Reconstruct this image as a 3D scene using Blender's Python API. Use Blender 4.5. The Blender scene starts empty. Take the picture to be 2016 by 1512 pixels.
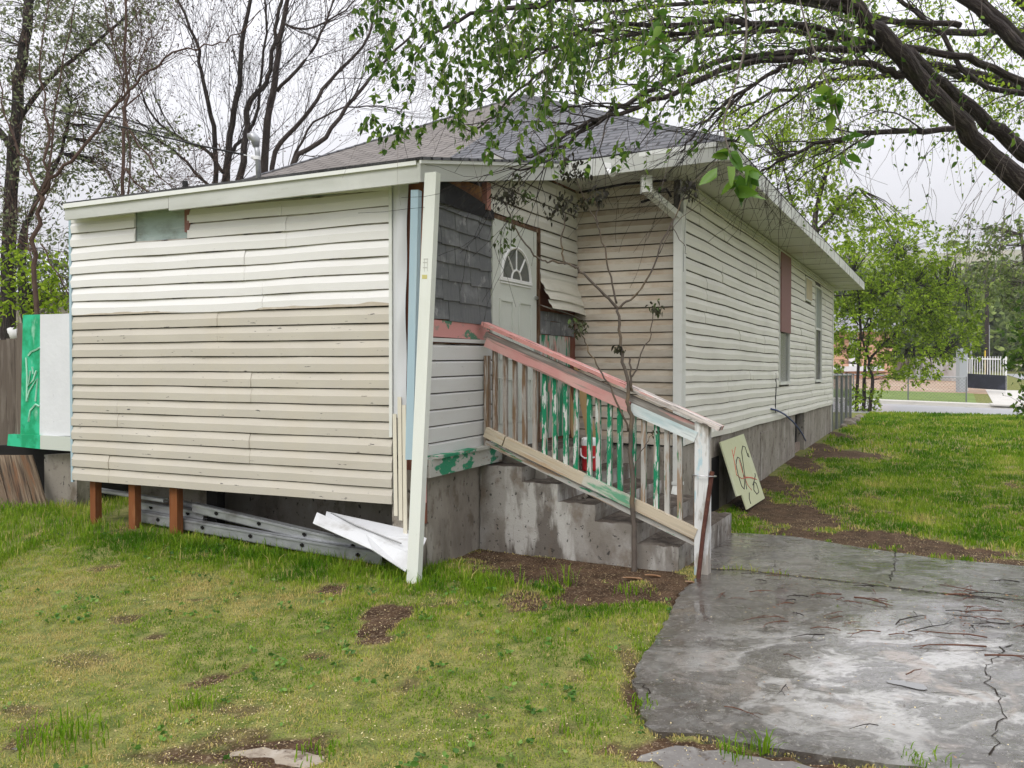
import bpy, math, random
import numpy as np
from mathutils import Vector
rng = np.random.default_rng(7); random.seed(7)
S = bpy.context.scene; COL = S.collection

# ---------------- camera, light, exposure ----------------
F, CXP, CYP, HC, PIT = 1620.0, 1008.0, 756.0, 1.6, math.atan(24/1620)
cd = bpy.data.cameras.new('camera'); cam = bpy.data.objects.new('camera', cd); COL.objects.link(cam)
cam.location = (0, 0, HC); cam.rotation_euler = (math.pi/2-PIT, 0, 0)
cd.sensor_width = 36; cd.lens = F/2016*36; cd.clip_end = 5000; cd.clip_start = .05
S.camera = cam
SUN_EL, SUN_AZ = math.radians(48), math.radians(205)     # from behind the camera, slightly left
w = bpy.data.worlds.new('World'); S.world = w; w.use_nodes = True
nt = w.node_tree; nt.nodes.clear()
N = nt.nodes.new; Lk = nt.links.new
out = N('ShaderNodeOutputWorld'); bg = N('ShaderNodeBackground'); bg.inputs[1].default_value = .1
sky = N('ShaderNodeTexSky'); sky.sky_type = 'NISHITA'; sky.sun_disc = False
sky.sun_elevation = SUN_EL; sky.sun_rotation = SUN_AZ; sky.dust_density = 4; sky.air_density = 1.5
hs = N('ShaderNodeHueSaturation'); hs.inputs['Saturation'].default_value = .15
tc = N('ShaderNodeTexCoord'); sp = N('ShaderNodeSeparateXYZ')
mr = N('ShaderNodeMapRange'); mr.inputs[1].default_value = 0; mr.inputs[2].default_value = 1
mr.inputs[3].default_value = 4.9; mr.inputs[4].default_value = 17
cl = N('ShaderNodeTexNoise'); cl.inputs['Scale'].default_value = 2.2; cl.inputs['Detail'].default_value = 4
cmr = N('ShaderNodeMapRange'); cmr.inputs[3].default_value = .93; cmr.inputs[4].default_value = 1.07
mu = N('ShaderNodeMath'); mu.operation = 'MULTIPLY'
cc = N('ShaderNodeCombineColor')
vm = N('ShaderNodeVectorMath'); vm.operation = 'SCALE'; vm.inputs[0].default_value = (.985, .985, 1.04)
mx = N('ShaderNodeMix'); mx.data_type = 'RGBA'; mx.inputs[0].default_value = .9
Lk(tc.outputs['Generated'], sp.inputs[0]); Lk(sp.outputs['Z'], mr.inputs[0])
Lk(tc.outputs['Generated'], cl.inputs['Vector']); Lk(cl.outputs['Fac'], cmr.inputs[0])
Lk(mr.outputs[0], mu.inputs[0]); Lk(cmr.outputs[0], mu.inputs[1]); Lk(mu.outputs[0], vm.inputs['Scale'])
Lk(sky.outputs[0], hs.inputs['Color']); Lk(hs.outputs[0], mx.inputs['A']); Lk(vm.outputs[0], mx.inputs['B'])
Lk(mx.outputs['Result'], bg.inputs[0]); Lk(bg.outputs[0], out.inputs[0])
sl = bpy.data.lights.new('sun', 'SUN'); sun = bpy.data.objects.new('sun', sl); COL.objects.link(sun)
sl.energy = 1.3; sl.angle = math.radians(25); sl.color = (1, .97, .93)
sd = Vector((math.cos(SUN_EL)*math.sin(SUN_AZ), math.cos(SUN_EL)*math.cos(SUN_AZ), math.sin(SUN_EL)))
sun.rotation_euler = sd.to_track_quat('Z', 'Y').to_euler()
S.view_settings.view_transform = 'Standard'; S.view_settings.look = 'None'
S.view_settings.exposure = .45; S.view_settings.gamma = 1
S.render.engine = 'CYCLES'

# ---------------- geometry helpers ----------------
D1 = np.array([.469, .883]); D2 = np.array([-.883, .469])     # the house's long axis, and across it
def sstep(a, b, x):
    t = np.clip((np.asarray(x, float)-a)/(b-a), 0, 1); return t*t*(3-2*t)
def road_z(a): return .07-.027*(np.clip(a, -30, 30)+3.6)
def gz(x, y):
    x = np.asarray(x, float); y = np.asarray(y, float)
    a = .883*x-.469*y; b = .469*x+.883*y
    z = np.interp(b, [0, 3, 5, 6, 7.5, 9.6, 14, 20, 29], [0, 0, .1, .11, .06, .0, .1, .23, .27])
    z = z+.09*sstep(-1.5, -4, x)*sstep(3, 5, b)*(1-sstep(15, 25, b))
    rz = road_z(a)
    far = rz+np.interp(b, [31, 43.4, 44, 46, 56, 64, 150, 400], [-.03, -.03, .08, .12, .62, 1.15, 2.5, 4])
    k = sstep(29, 31, b)
    return z*(1-k)+far*k
def ray(px, py):
    dx = (px-CXP)/F; dz = -(py-CYP)/F
    c, s = math.cos(PIT), math.sin(PIT)
    return np.array([dx, c+s*dz, -s+c*dz])
def P(px, py, Y):
    r = ray(px, py); r = r*(Y/r[1]); return np.array([r[0], r[1], HC+r[2]])
def gp(px, py, lift=0.):
    r = ray(px, py); zz = 0.
    for _ in range(25):
        t = (HC-zz)/(-r[2]); q = r*t; zz = .5*zz+.5*float(gz(q[0], q[1]))
    return np.array([q[0], q[1], zz+lift])
class Wall:
    def __init__(s, p, d, n): s.p = np.array(p, float); s.d = np.array(d, float)/np.hypot(*d); s.n = np.array(n, float)/np.hypot(*n)
    def pt(s, u, z, o=0.):
        q = s.p+s.d*u+s.n*o; return np.array([q[0], q[1], z])
    def px(s, x, y, o=0.):
        r = ray(x, y); p = s.p+s.n*o
        A = np.array([[s.d[0], -r[0]], [s.d[1], -r[1]]]); u, t = np.linalg.solve(A, -p)
        return u, HC+r[2]*t
def nrm(v): v = np.asarray(v, float); return v/(np.linalg.norm(v)+1e-12)

class MB:
    def __init__(s): s.v = []; s.f = []; s.uv = []; s.mi = []
    def poly(s, pts, uv=None, mi=0):
        i = len(s.v); s.v += [tuple(map(float, p)) for p in pts]; s.f.append(tuple(range(i, i+len(pts))))
        if uv is None:
            p0 = np.array(pts[0]); e = nrm(np.array(pts[1])-p0)
            nn = nrm(np.cross(e, np.array(pts[2])-p0)); g = np.cross(nn, e)
            uv = [(float(np.dot(np.array(p)-p0, e)), float(np.dot(np.array(p)-p0, g))) for p in pts]
        s.uv += [tuple(map(float, q)) for q in uv]; s.mi.append(mi); return s
    def box(s, o, a, b, c, mi=0, uo=0.):
        """corner o and edge vectors a (grain direction), b, c"""
        o, a, b, c = [np.array(q, float) for q in (o, a, b, c)]
        if np.dot(np.cross(a, b), c) < 0: b, c = c, b
        la, lb, lc = [np.linalg.norm(q) for q in (a, b, c)]
        for base, e, g, le, lg, w0 in ((o, a, b, la, lb, 0), (o+c, a, b, la, lb, 1), (o, a, c, la, lc, 2), (o+b, a, c, la, lc, 3), (o, b, c, lb, lc, 4), (o+a, b, c, lb, lc, 5)):
            pts = [base, base+e, base+e+g, base+g]
            n = np.cross(e, g); ctr = o+(a+b+c)/2
            uv = [(uo, w0*.7), (uo+le, w0*.7), (uo+le, w0*.7+lg), (uo, w0*.7+lg)]
            if w0 >= 4: uv = [(uo+q[0]*.2, q[1]) for q in uv]
            if np.dot(n, base+(e+g)/2-ctr) < 0: pts = pts[::-1]; uv = uv[::-1]
            s.poly(pts, uv, mi)
        return s
    def beam(s, p, q, wd, ht, up=(0, 0, 1), mi=0, uo=0.):
        p, q = np.array(p, float), np.array(q, float); a = q-p; e = nrm(a)
        side = nrm(np.cross(e, up)); u2 = np.cross(side, e)
        return s.box(p-side*wd/2-u2*ht/2, a, side*wd, u2*ht, mi, uo)
    def tube(s, pts, rad, n=6, mi=0, cap=True):
        pts = [np.array(p, float) for p in pts]; k = len(pts)
        if not hasattr(rad, '__len__'): rad = [rad]*k
        ref = np.array([.31, .22, .92]); base = len(s.v); L = 0; rows = []
        for i in range(k):
            e = nrm(pts[min(i+1, k-1)]-pts[max(i-1, 0)])
            if abs(np.dot(e, ref)) > .95: ref = nrm(np.array([.9, -.3, .1]))
            a = nrm(np.cross(e, ref)); b = np.cross(e, a); ref = nrm(np.cross(a, e)) if False else ref
            if i: L += np.linalg.norm(pts[i]-pts[i-1])
            rows.append(L)
            for j in range(n):
                t = 2*math.pi*j/n; s.v.append(tuple(pts[i]+rad[i]*(math.cos(t)*a+math.sin(t)*b)))
        for i in range(k-1):
            for j in range(n):
                j2 = (j+1) % n
                s.f.append((base+i*n+j, base+i*n+j2, base+(i+1)*n+j2, base+(i+1)*n+j)); s.mi.append(mi)
                w_ = 2*math.pi*rad[i]/n
                s.uv += [(rows[i], j*w_), (rows[i], (j+1)*w_), (rows[i+1], (j+1)*w_), (rows[i+1], j*w_)]
        if cap:
            for i in (0, k-1):
                f = tuple(base+i*n+j for j in range(n)); s.f.append(f if i else f[::-1]); s.mi.append(mi); s.uv += [(0, 0)]*n
        return s
    def grid(s, fn, nu, nv, mi=0):
        """fn(i/nu, j/nv) -> (point, uv)"""
        b = len(s.v); U = {}
        for i in range(nu+1):
            for j in range(nv+1):
                p, q = fn(i/nu, j/nv); s.v.append(tuple(map(float, p))); U[i, j] = q
        for i in range(nu):
            for j in range(nv):
                s.f.append((b+i*(nv+1)+j, b+(i+1)*(nv+1)+j, b+(i+1)*(nv+1)+j+1, b+i*(nv+1)+j+1)); s.mi.append(mi)
                s.uv += [U[i, j], U[i+1, j], U[i+1, j+1], U[i, j+1]]
        return s
    def build(s, name, mats, parent=None, bevel=0, smooth=False, tilt=None):
        me = bpy.data.meshes.new(name); off = np.zeros(3)
        if parent: off = np.array(parent['abs'])
        V = np.array(s.v)-off
        me.from_pydata([tuple(q) for q in V], [], s.f)
        ul = me.uv_layers.new(name='UVMap'); ul.data.foreach_set('uv', np.array(s.uv, 'f').ravel())
        if not isinstance(mats, (list, tuple)): mats = [mats]
        for m in mats: me.materials.append(m)
        me.polygons.foreach_set('material_index', s.mi)
        if smooth: me.polygons.foreach_set('use_smooth', [True]*len(s.f))
        me.update()
        o = bpy.data.objects.new(name, me); COL.objects.link(o)
        if parent: o.parent = parent; o['abs'] = tuple(off)
        if bevel:
            b = o.modifiers.new('bevel', 'BEVEL'); b.width = bevel; b.segments = 2; b.limit_method = 'ANGLE'
        return o
def tag(o, label=None, cat=None, group=None, kind=None):
    for k, v in (('label', label), ('category', cat), ('group', group), ('kind', kind)):
        if v: o[k] = v
    return o
def thing(name, label, cat, loc=(0, 0, 0), group=None):
    o = bpy.data.objects.new(name, None); COL.objects.link(o); o.location = tuple(map(float, loc)); o.empty_display_size = .1
    o['abs'] = tuple(map(float, loc)); return tag(o, label, cat, group)
def npmesh(name, V, Fq, mats, attrs=None, parent=None, smooth=False, uv=None):
    """V (n,3), Fq (m,k)"""
    me = bpy.data.meshes.new(name); k = Fq.shape[1]
    off = np.array(parent['abs']) if parent else np.zeros(3)
    me.vertices.add(len(V)); me.vertices.foreach_set('co', (V-off).astype('f').ravel())
    me.loops.add(Fq.size); me.loops.foreach_set('vertex_index', Fq.astype('i').ravel())
    me.polygons.add(len(Fq)); me.polygons.foreach_set('loop_start', np.arange(0, Fq.size, k, dtype='i'))
    me.polygons.foreach_set('loop_total', np.full(len(Fq), k, dtype='i'))
    if smooth: me.polygons.foreach_set('use_smooth', np.ones(len(Fq), bool))
    for nme, arr in (attrs or {}).items():
        at = me.attributes.new(nme, 'FLOAT', 'POINT'); at.data.foreach_set('value', arr.astype('f'))
    for m in (mats if isinstance(mats, (list, tuple)) else [mats]): me.materials.append(m)
    me.update(calc_edges=True); me.validate()
    o = bpy.data.objects.new(name, me); COL.objects.link(o)
    if parent: o.parent = parent; o['abs'] = tuple(off)
    return o

# ---------------- materials ----------------
MATS = {}
def mat(name, base, rough=.7, layers=(), bump=(), coord='Object', spec=.22, metal=0., attr=None, trans=0., rlay=None, brick=None):
    """layers: (colour, scale or (x,y,z), lo, hi, strength[, detail]) mixed over base by thresholded noise; bump: (scale, strength[, dist])"""
    if name in MATS: return MATS[name]
    m = bpy.data.materials.new(name); m.use_nodes = True; t = m.node_tree; t.nodes.clear()
    N = t.nodes.new; L = t.links.new
    out = N('ShaderNodeOutputMaterial'); bs = N('ShaderNodeBsdfPrincipled')
    tc = N('ShaderNodeTexCoord'); cs = tc.outputs[coord]
    bs.inputs['Roughness'].default_value = rough; bs.inputs['Metallic'].default_value = metal
    bs.inputs['Specular IOR Level'].default_value = spec
    def noise(sc, det=4, dist=0., rgh=.6, src=None):
        mp = N('ShaderNodeMapping'); L(src or cs, mp.inputs[0])
        mp.inputs['Scale'].default_value = sc if isinstance(sc, tuple) else (sc, sc, sc)
        mp.inputs['Location'].default_value = (rng.random()*9, rng.random()*9, rng.random()*9)
        n = N('ShaderNodeTexNoise'); n.inputs['Scale'].default_value = 1; n.inputs['Detail'].default_value = det
        n.inputs['Roughness'].default_value = rgh; n.inputs['Distortion'].default_value = dist
        L(mp.outputs[0], n.inputs['Vector']); return n.outputs['Fac']
    def rgbn(c): r = N('ShaderNodeRGB'); r.outputs[0].default_value = (*c, 1); return r.outputs[0]
    cur = rgbn(base)
    if brick:
        br = N('ShaderNodeTexBrick'); L(tc.outputs['UV'], br.inputs['Vector'])
        br.inputs['Color1'].default_value = (*brick[0], 1); br.inputs['Color2'].default_value = (*brick[1], 1); br.inputs['Mortar'].default_value = (*brick[2], 1)
        br.inputs['Scale'].default_value = 1; br.inputs['Brick Width'].default_value = brick[3]; br.inputs['Row Height'].default_value = brick[4]
        br.inputs['Mortar Size'].default_value = brick[5]; br.inputs['Mortar Smooth'].default_value = .4; br.inputs['Bias'].default_value = 0
        cur = br.outputs['Color']; brf = br.outputs['Fac']
    if attr:     # (attribute, [(pos, colour)...])
        at = N('ShaderNodeAttribute'); at.attribute_name = attr[0]
        cr = N('ShaderNodeValToRGB'); L(at.outputs['Fac'], cr.inputs[0]); el = cr.color_ramp.elements
        for i, (p_, c_) in enumerate(attr[1]):
            e = el[i] if i < 2 else el.new(p_)
            e.position = p_; e.color = (*c_, 1)
        cur = cr.outputs[0]
    for ly in layers:
        c_, sc, lo, hi, st = ly[:5]; det = ly[5] if len(ly) > 5 else 5; ds = ly[6] if len(ly) > 6 else 0
        n = noise(sc, det, ds)
        r = N('ShaderNodeMapRange'); r.inputs[1].default_value = lo; r.inputs[2].default_value = hi; r.inputs[4].default_value = st
        L(n, r.inputs[0]); mx = N('ShaderNodeMix'); mx.data_type = 'RGBA'
        L(r.outputs[0], mx.inputs[0]); L(cur, mx.inputs['A']); mx.inputs['B'].default_value = (*c_, 1); cur = mx.outputs['Result']
    L(cur, bs.inputs['Base Color'])
    if rlay:    # (scale, lo, hi, roughness where noise is high)
        n = noise(rlay[0], 4, rlay[4] if len(rlay) > 4 else 0); r = N('ShaderNodeMapRange'); r.inputs[1].default_value = rlay[1]; r.inputs[2].default_value = rlay[2]
        r.inputs[3].default_value = rough; r.inputs[4].default_value = rlay[3]; L(n, r.inputs[0]); L(r.outputs[0], bs.inputs['Roughness'])
    prev = None
    for b in bump:
        bn = N('ShaderNodeBump'); bn.inputs['Strength'].default_value = b[1]; bn.inputs['Distance'].default_value = b[2] if len(b) > 2 else .01
        L(noise(b[0], 5, b[3] if len(b) > 3 else 0), bn.inputs['Height'])
        if prev: L(prev, bn.inputs['Normal'])
        prev = bn.outputs[0]
    if brick:
        bn = N('ShaderNodeBump'); bn.invert = True; bn.inputs['Strength'].default_value = .8; bn.inputs['Distance'].default_value = .008; L(brf, bn.inputs['Height'])
        if prev: L(prev, bn.inputs['Normal'])
        prev = bn.outputs[0]
    if prev: L(prev, bs.inputs['Normal'])
    sh = bs.outputs[0]
    if trans:
        tr = N('ShaderNodeBsdfTranslucent'); L(cur, tr.inputs[0]); ms = N('ShaderNodeMixShader'); ms.inputs[0].default_value = trans
        L(sh, ms.inputs[1]); L(tr.outputs[0], ms.inputs[2]); sh = ms.outputs[0]
    L(sh, out.inputs[0]); MATS[name] = m; return m

m_white = mat('white vinyl', (.74, .73, .71), .5, [((.58, .55, .49), (1.2, 1.2, 3), .5, .8, .4), ((.35, .32, .28), (18, 18, 40), .68, .8, .5)], [(3, .25, .01)])
m_cream = mat('cream painted vinyl', (.50, .465, .40), .55, [((.56, .525, .45), (1.5, 1.5, 3), .45, .7, .6), ((.42, .37, .29), (2, 2, 5), .58, .8, .35), ((.03, .03, .04), (9, 9, 50), .675, .70, .9), ((.52, .47, .38), (2.2, 2.2, .9), .5, .62, .35)], [(3, .25, .01)])
m_smear = mat('smeared paint edge', (.74, .73, .71), .5, [((.56, .49, .38), (5, 5, 9), .5, .53, 1)])
m_side = mat('pale grey green vinyl', (.71, .70, .63), .55, [((.56, .55, .49), (1.1, 1.1, 3), .45, .75, .6), ((.30, .28, .22), (6, 6, 24), .64, .8, .5)], [(3, .2, .01)])
m_dirty = mat('dirty vinyl', (.52, .48, .41), .6, [((.37, .31, .24), (1.4, 1.4, 5), .42, .7, .8), ((.20, .16, .11), (7, 7, 26), .6, .8, .6), ((.60, .57, .5), (3, 3, 8), .6, .8, .5)], [(3, .2, .01)])
m_gap = mat('dirt and painted shade in lap gaps', (.07, .058, .045), .9, [((.30, .27, .22), (3, 3, 30), .52, .66, .8), ((.02, .017, .014), (7, 7, 20), .52, .62, .9)])  # strip under each lap: gap shade painted as dark colour, mixed with dirt
m_gapw = mat('dust and painted shade in lap gaps', (.27, .25, .22), .9, [((.48, .46, .42), (3, 3, 30), .45, .6, .8), ((.06, .05, .045), (5, 5, 20), .55, .65, .9)])  # paler version for the white siding: gap shade in the colour, plus dust
m_lapdirt = mat('soiled lap slope', (.40, .33, .25), .7, [((.52, .47, .39), (3, 3, 3), .45, .65, .8), ((.2, .15, .1), (6, 6, 30), .55, .75, .6)])
m_endw = mat('grey white vinyl', (.58, .57, .51), .55, [((.44, .40, .33), (1.2, 1.2, 4), .45, .75, .6), ((.25, .22, .17), (8, 8, 30), .64, .8, .5)])
m_panel = mat('clean white vinyl', (.60, .60, .585), .45, [((.50, .48, .44), (2, 2, 5), .5, .8, .4), ((.1, .08, .06), (12, 12, 50), .68, .74, .6)])
m_trim = mat('white trim', (.67, .68, .64), .5, [((.48, .47, .41), (2, 2, 8), .5, .8, .5), ((.22, .2, .17), (11, 11, 30), .68, .78, .5)], [(6, .1)])
m_fascia = mat('weathered fascia paint', (.54, .55, .52), .55, [((.40, .41, .36), (.8, .8, 5), .4, .7, .7), ((.2, .18, .13), (5, 5, 20), .64, .8, .6), ((.66, .66, .62), (2, 2, 2), .55, .75, .5)], [(8, .15)])
m_lip = mat('white drip edge', (.72, .73, .70), .45, [((.5, .48, .42), (3, 3, 3), .55, .8, .5)])
m_peel = mat('peeling fascia', (.62, .64, .60), .6, [((.13, .12, .11), (9, 9, 2.5), .52, .62, .75), ((.35, .34, .3), (3, 3, 3), .5, .7, .5)])
m_soffit = mat('soffit vinyl', (.52, .53, .48), .6, [((.38, .37, .32), 1.3, .45, .75, .6)])
m_flash = mat('grey aluminium flashing', (.60, .61, .62), .4, [((.4, .4, .4), (3, 3, 1), .5, .8, .4)], [((9, 9, 1.2), .5, .012)], metal=.1)
m_blue = mat('pale blue paint', (.36, .48, .54), .6, [((.5, .58, .6), (8, 8, 1), .5, .75, .5), ((.2, .26, .3), (20, 20, 2), .62, .8, .4)])
m_bluew = mat('faded blue green boards', (.36, .44, .43), .75, [((.2, .22, .19), (5, 5, 8), .45, .7, .8), ((.5, .55, .53), (6, 6, 40), .55, .7, .6)], [((4, 4, 60), .5)])
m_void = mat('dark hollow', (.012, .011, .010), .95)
m_roofb = mat('brown shingles', (.1, .1, .1), .85, [((.17, .155, .145), .8, .45, .6, .4, 3), ((.28, .25, .23), 60, .5, .7, .4)], [(90, .35, .004)], spec=.45,
             brick=((.145, .128, .116), (.195, .175, .16), (.045, .038, .033), .30, .135, .016))
m_roof = mat('asphalt shingles', (.1, .1, .1), .85, [((.16, .16, .17), .9, .45, .65, .5, 3), ((.2, .2, .22), 60, .5, .7, .35)], [(90, .35, .004)], spec=.45,
             brick=((.085, .088, .098), (.14, .14, .15), (.012, .012, .014), .30, .135, .02))
m_shake = mat('grey painted shakes', (.135, .14, .145), .8, [((.24, .245, .25), (3, 3, 5), .5, .66, .7), ((.42, .42, .42), (9, 9, 7), .62, .68, .5), ((.07, .07, .072), (9, 9, 3), .55, .8, .7), ((.09, .09, .09), (60, 60, 5), .5, .7, .4)], [((60, 60, 4), .5, .005)])
m_tar = mat('black tar paper', (.02, .02, .022), .8, [((.06, .06, .06), 5, .5, .7, .8)], [(8, .6, .02)])
m_pink = mat('pink paint', (.56, .28, .26), .65, [((.62, .40, .36), 3, .45, .62, .6), ((.20, .15, .12), (1.6, 34, 9), .57, .64, .85), ((.34, .30, .26), (2.2, 40, 9), .60, .66, .7)], [((3, 30, 30), .3)], coord='UV')
m_pinkw = mat('pink board with green', (.55, .26, .24), .7, [((.04, .2, .12), (6, 6, 9), .56, .6, .9), ((.3, .26, .22), (9, 9, 20), .6, .66, .8)])
m_redw = mat('reddish bare framing', (.16, .06, .04), .8, [((.30, .14, .07), (8, 8, 2), .45, .7, .8)])
m_orangew = mat('orange brown timber', (.21, .075, .025), .7, [((.16, .055, .02), (25, 25, 2), .42, .65, .8), ((.42, .2, .08), (12, 12, 2), .58, .8, .6)], [((40, 40, 3), .4)])
m_door = mat('door paint', (.56, .58, .53), .45, [((.44, .44, .39), (2, 2, 2), .45, .8, .5), ((.3, .27, .2), (14, 14, 5), .7, .8, .4)])
m_rot = mat('rotten jamb wood', (.10, .055, .03), .85, [((.28, .2, .13), (20, 20, 3), .5, .7, .8), ((.02, .015, .012), (9, 9, 5), .5, .65, .8)], [((50, 50, 5), .7)])
m_glass = mat('window glass', (.02, .02, .02), .25, [], spec=.2)
m_glassd = mat('dusty glass', (.10, .11, .10), .25, [((.2, .2, .19), 8, .5, .8, .5)], spec=.6)
m_metal = mat('galvanised steel', (.36, .37, .38), .42, [((.55, .56, .57), (6, 6, 14), .5, .75, .6), ((.14, .13, .12), 4, .52, .72, .8)], [(12, .2)], metal=.55)
m_steel = mat('plain steel', (.5, .5, .5), .35, metal=.9)
m_rust = mat('rusty iron', (.075, .028, .02), .75, [((.16, .07, .04), 30, .5, .7, .7)], [(80, .5)])
m_found = mat('stained concrete', (.25, .225, .19), .85, [((.31, .285, .245), (2.2, 2.2, .9), .46, .56, .8, 6), ((.12, .10, .08), (1.7, 1.7, .8), .52, .66, .8, 6), ((.40, .38, .34), (4.2, 4.2, 1.6), .57, .64, .6, 6), ((.11, .085, .06), (7, 7, 5), .55, .66, .7), ((.04, .035, .03), (24, 24, 16), .62, .67, .9)], [(14, .5, .01), (90, .5, .004)])
m_tread = mat('dirty step tread', (.075, .06, .048), .85, [((.14, .12, .10), (5, 5, 5), .5, .62, .8, 6), ((.03, .022, .017), (8, 8, 8), .5, .62, .8), ((.32, .27, .18), 60, .64, .68, .8)], [(14, .6, .012), (90, .7, .005)])
m_step = mat('dark step concrete', (.20, .18, .155), .8, [((.30, .285, .26), (2.6, 2.6, 1.6), .46, .56, .85, 6), ((.09, .075, .062), (2.2, 2.2, 1.0), .52, .64, .8, 6), ((.44, .43, .40), (4.5, 4.5, 1.3), .56, .64, .8, 6), ((.13, .095, .065), (6, 6, 4), .55, .66, .6), ((.025, .022, .02), (26, 26, 26), .62, .67, .9)], [(12, .5, .012), (90, .6, .004)])
m_bare = mat('weathered bare wood', (.34, .29, .23), .8, [((.20, .125, .065), (2.2, 40, 8), .48, .66, .8), ((.47, .44, .39), (2.5, 60, 9), .55, .7, .8), ((.09, .07, .055), (3, 50, 9), .64, .72, .8)], [((4, 90, 90), .5, .004)], coord='UV')
m_greenb = mat('worn green paint on baluster', (.012, .21, .10), .65, [((.55, .56, .53), (5, 24, 9), .53, .56, .95), ((.33, .28, .23), (2.6, 20, 9), .56, .6, .95)], [((6, 70, 70), .4, .004)], coord='UV')
m_greyb = mat('worn white paint on baluster', (.42, .41, .38), .7, [((.02, .2, .1), (3.5, 18, 9), .58, .61, .95), ((.26, .17, .1), (3, 30, 9), .5, .58, .85)], [((6, 70, 70), .4, .004)], coord='UV')
m_brownb = mat('grey brown weathered baluster', (.32, .29, .26), .75, [((.17, .1, .05), (2.4, 24, 9), .46, .56, .9), ((.5, .48, .45), (4, 40, 9), .58, .66, .9)], [((6, 70, 70), .5, .004)], coord='UV')
m_lowrail = mat('pale timber rail', (.50, .43, .32), .75, [((.36, .21, .10), (1.4, 30, 9), .55, .72, .8), ((.30, .27, .22), (2, 50, 9), .5, .7, .6), ((.6, .57, .5), (3, 30, 9), .58, .7, .6)], [((4, 80, 80), .3, .004)], coord='UV')
m_lowrailg = mat('green smeared pale rail', (.50, .49, .42), .75, [((.06, .30, .16), (3.2, 14, 9), .5, .62, .85), ((.36, .28, .19), (2, 50, 9), .54, .7, .7)], [((4, 80, 80), .3, .004)], coord='UV')
m_whiterail = mat('flaking white blue rail', (.62, .66, .65), .65, [((.35, .48, .50), (2.5, 16, 9), .45, .65, .7), ((.32, .36, .36), (4, 40, 9), .55, .68, .6), ((.6, .3, .28), (5, 30, 9), .68, .72, .6)], [((4, 80, 80), .3)], coord='UV')
m_flake = mat('flaking rail cap', (.60, .54, .50), .7, [((.05, .035, .03), (3, 22, 9), .52, .56, .95), ((.6, .3, .27), (2, 14, 9), .55, .6, .8), ((.30, .28, .25), (2.4, 40, 9), .5, .6, .7)], [((5, 60, 60), .7, .006)], coord='UV')
m_flakep = mat('flaking pink rail cap', (.62, .30, .27), .7, [((.05, .035, .03), (3, 22, 9), .56, .6, .95), ((.62, .58, .54), (3, 24, 9), .60, .64, .8)], [((5, 60, 60), .7, .006)], coord='UV')
m_greycap = mat('grey rail board', (.20, .18, .16), .8, [((.36, .34, .31), (2.5, 40, 9), .5, .65, .8), ((.50, .26, .24), (2, 16, 9), .6, .66, .7), ((.03, .14, .08), (3, 20, 9), .64, .68, .7)], [((4, 80, 80), .6, .005)], coord='UV')
m_post = mat('worn painted post', (.36, .33, .29), .75, [((.66, .67, .66), (5, 5, 1.8), .5, .56, .9), ((.35, .52, .58), (9, 9, 3), .58, .64, .8), ((.15, .12, .09), (40, 40, 3), .58, .68, .6)], [((60, 60, 5), .4, .004)])
m_red = mat('red plastic', (.50, .012, .02), .35, spec=.5)
m_wplastic = mat('white plastic', (.75, .75, .74), .4, [((.55, .53, .5), 9, .55, .75, .4)])
m_ply = mat('raw plywood', (.50, .34, .17), .7, [((.40, .26, .12), (3, 3, 1), .45, .7, .7)])
m_plyg = mat('pale yellow green painted board', (.50, .52, .33), .7, [((.60, .62, .48), 2.5, .5, .7, .6), ((.30, .28, .18), 9, .66, .75, .8)], [(30, .2)])
m_black = mat('black paint', (.015, .015, .015), .6)
m_redp = mat('red spray paint', (.55, .12, .08), .6)
m_whitep = mat('white spray paint', (.34, .62, .48), .6, [((.2, .5, .35), 14, .5, .7, .6)])
m_green = mat('green rolled paint', (.01, .30, .13), .6, [((.04, .50, .28), (6, 6, 5), .42, .58, .85), ((.35, .62, .47), (7, 7, 3), .57, .72, .8), ((.01, .2, .1), 12, .62, .7, .6)])
m_whboard = mat('white rolled board', (.66, .67, .69), .6, [((.56, .57, .59), (3, 3, 2), .45, .7, .5), ((.3, .3, .3), 16, .71, .76, .7)], [(18, .35)])
m_fence = mat('old grey brown planks', (.13, .105, .085), .85, [((.22, .19, .16), (20, 20, 1.6), .5, .7, .8), ((.05, .04, .03), (22, 22, 2), .55, .7, .8)], [((50, 50, 3), .6)])
m_plank = mat('fallen brown planks', (.12, .085, .055), .85, [((.26, .20, .14), (1.5, 26, 9), .5, .62, .8), ((.04, .028, .02), (2, 30, 9), .5, .62, .85), ((.16, .075, .035), (2, 14, 9), .55, .66, .7)], [((4, 60, 60), .6)], coord='UV')
m_bark = mat('wet dark bark', (.028, .021, .019), .8, [((.095, .078, .068), (7, 40, 9), .5, .62, .8), ((.05, .055, .03), (3, 8, 9), .55, .7, .5)], [((7, 34, 9), 1, .05), ((30, 90, 9), .8, .012)], coord='UV')
m_barkb = mat('grey brown bark', (.055, .042, .038), .85, [((.11, .09, .08), (14, 14, 5), .5, .7, .8)], [((30, 30, 9), .8, .02)])
m_barkr = mat('reddish young bark', (.085, .052, .04), .8, [((.14, .10, .07), 9, .5, .7, .7)])
m_twig = mat('pale twig bark', (.16, .135, .12), .8)
m_sapling = mat('sapling bark', (.11, .09, .075), .8, [((.20, .14, .07), (5, 5, 4), .5, .7, .7), ((.05, .04, .035), (12, 12, 9), .5, .7, .6)], [((60, 60, 14), .5, .004)])
LG = [(0, (.035, .08, .012)), (.5, (.075, .15, .02)), (1, (.19, .29, .045))]
m_leaf = mat('elm leaf', (.1, .2, .03), .6, attr=('rnd', LG), trans=.45, spec=.12)
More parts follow.
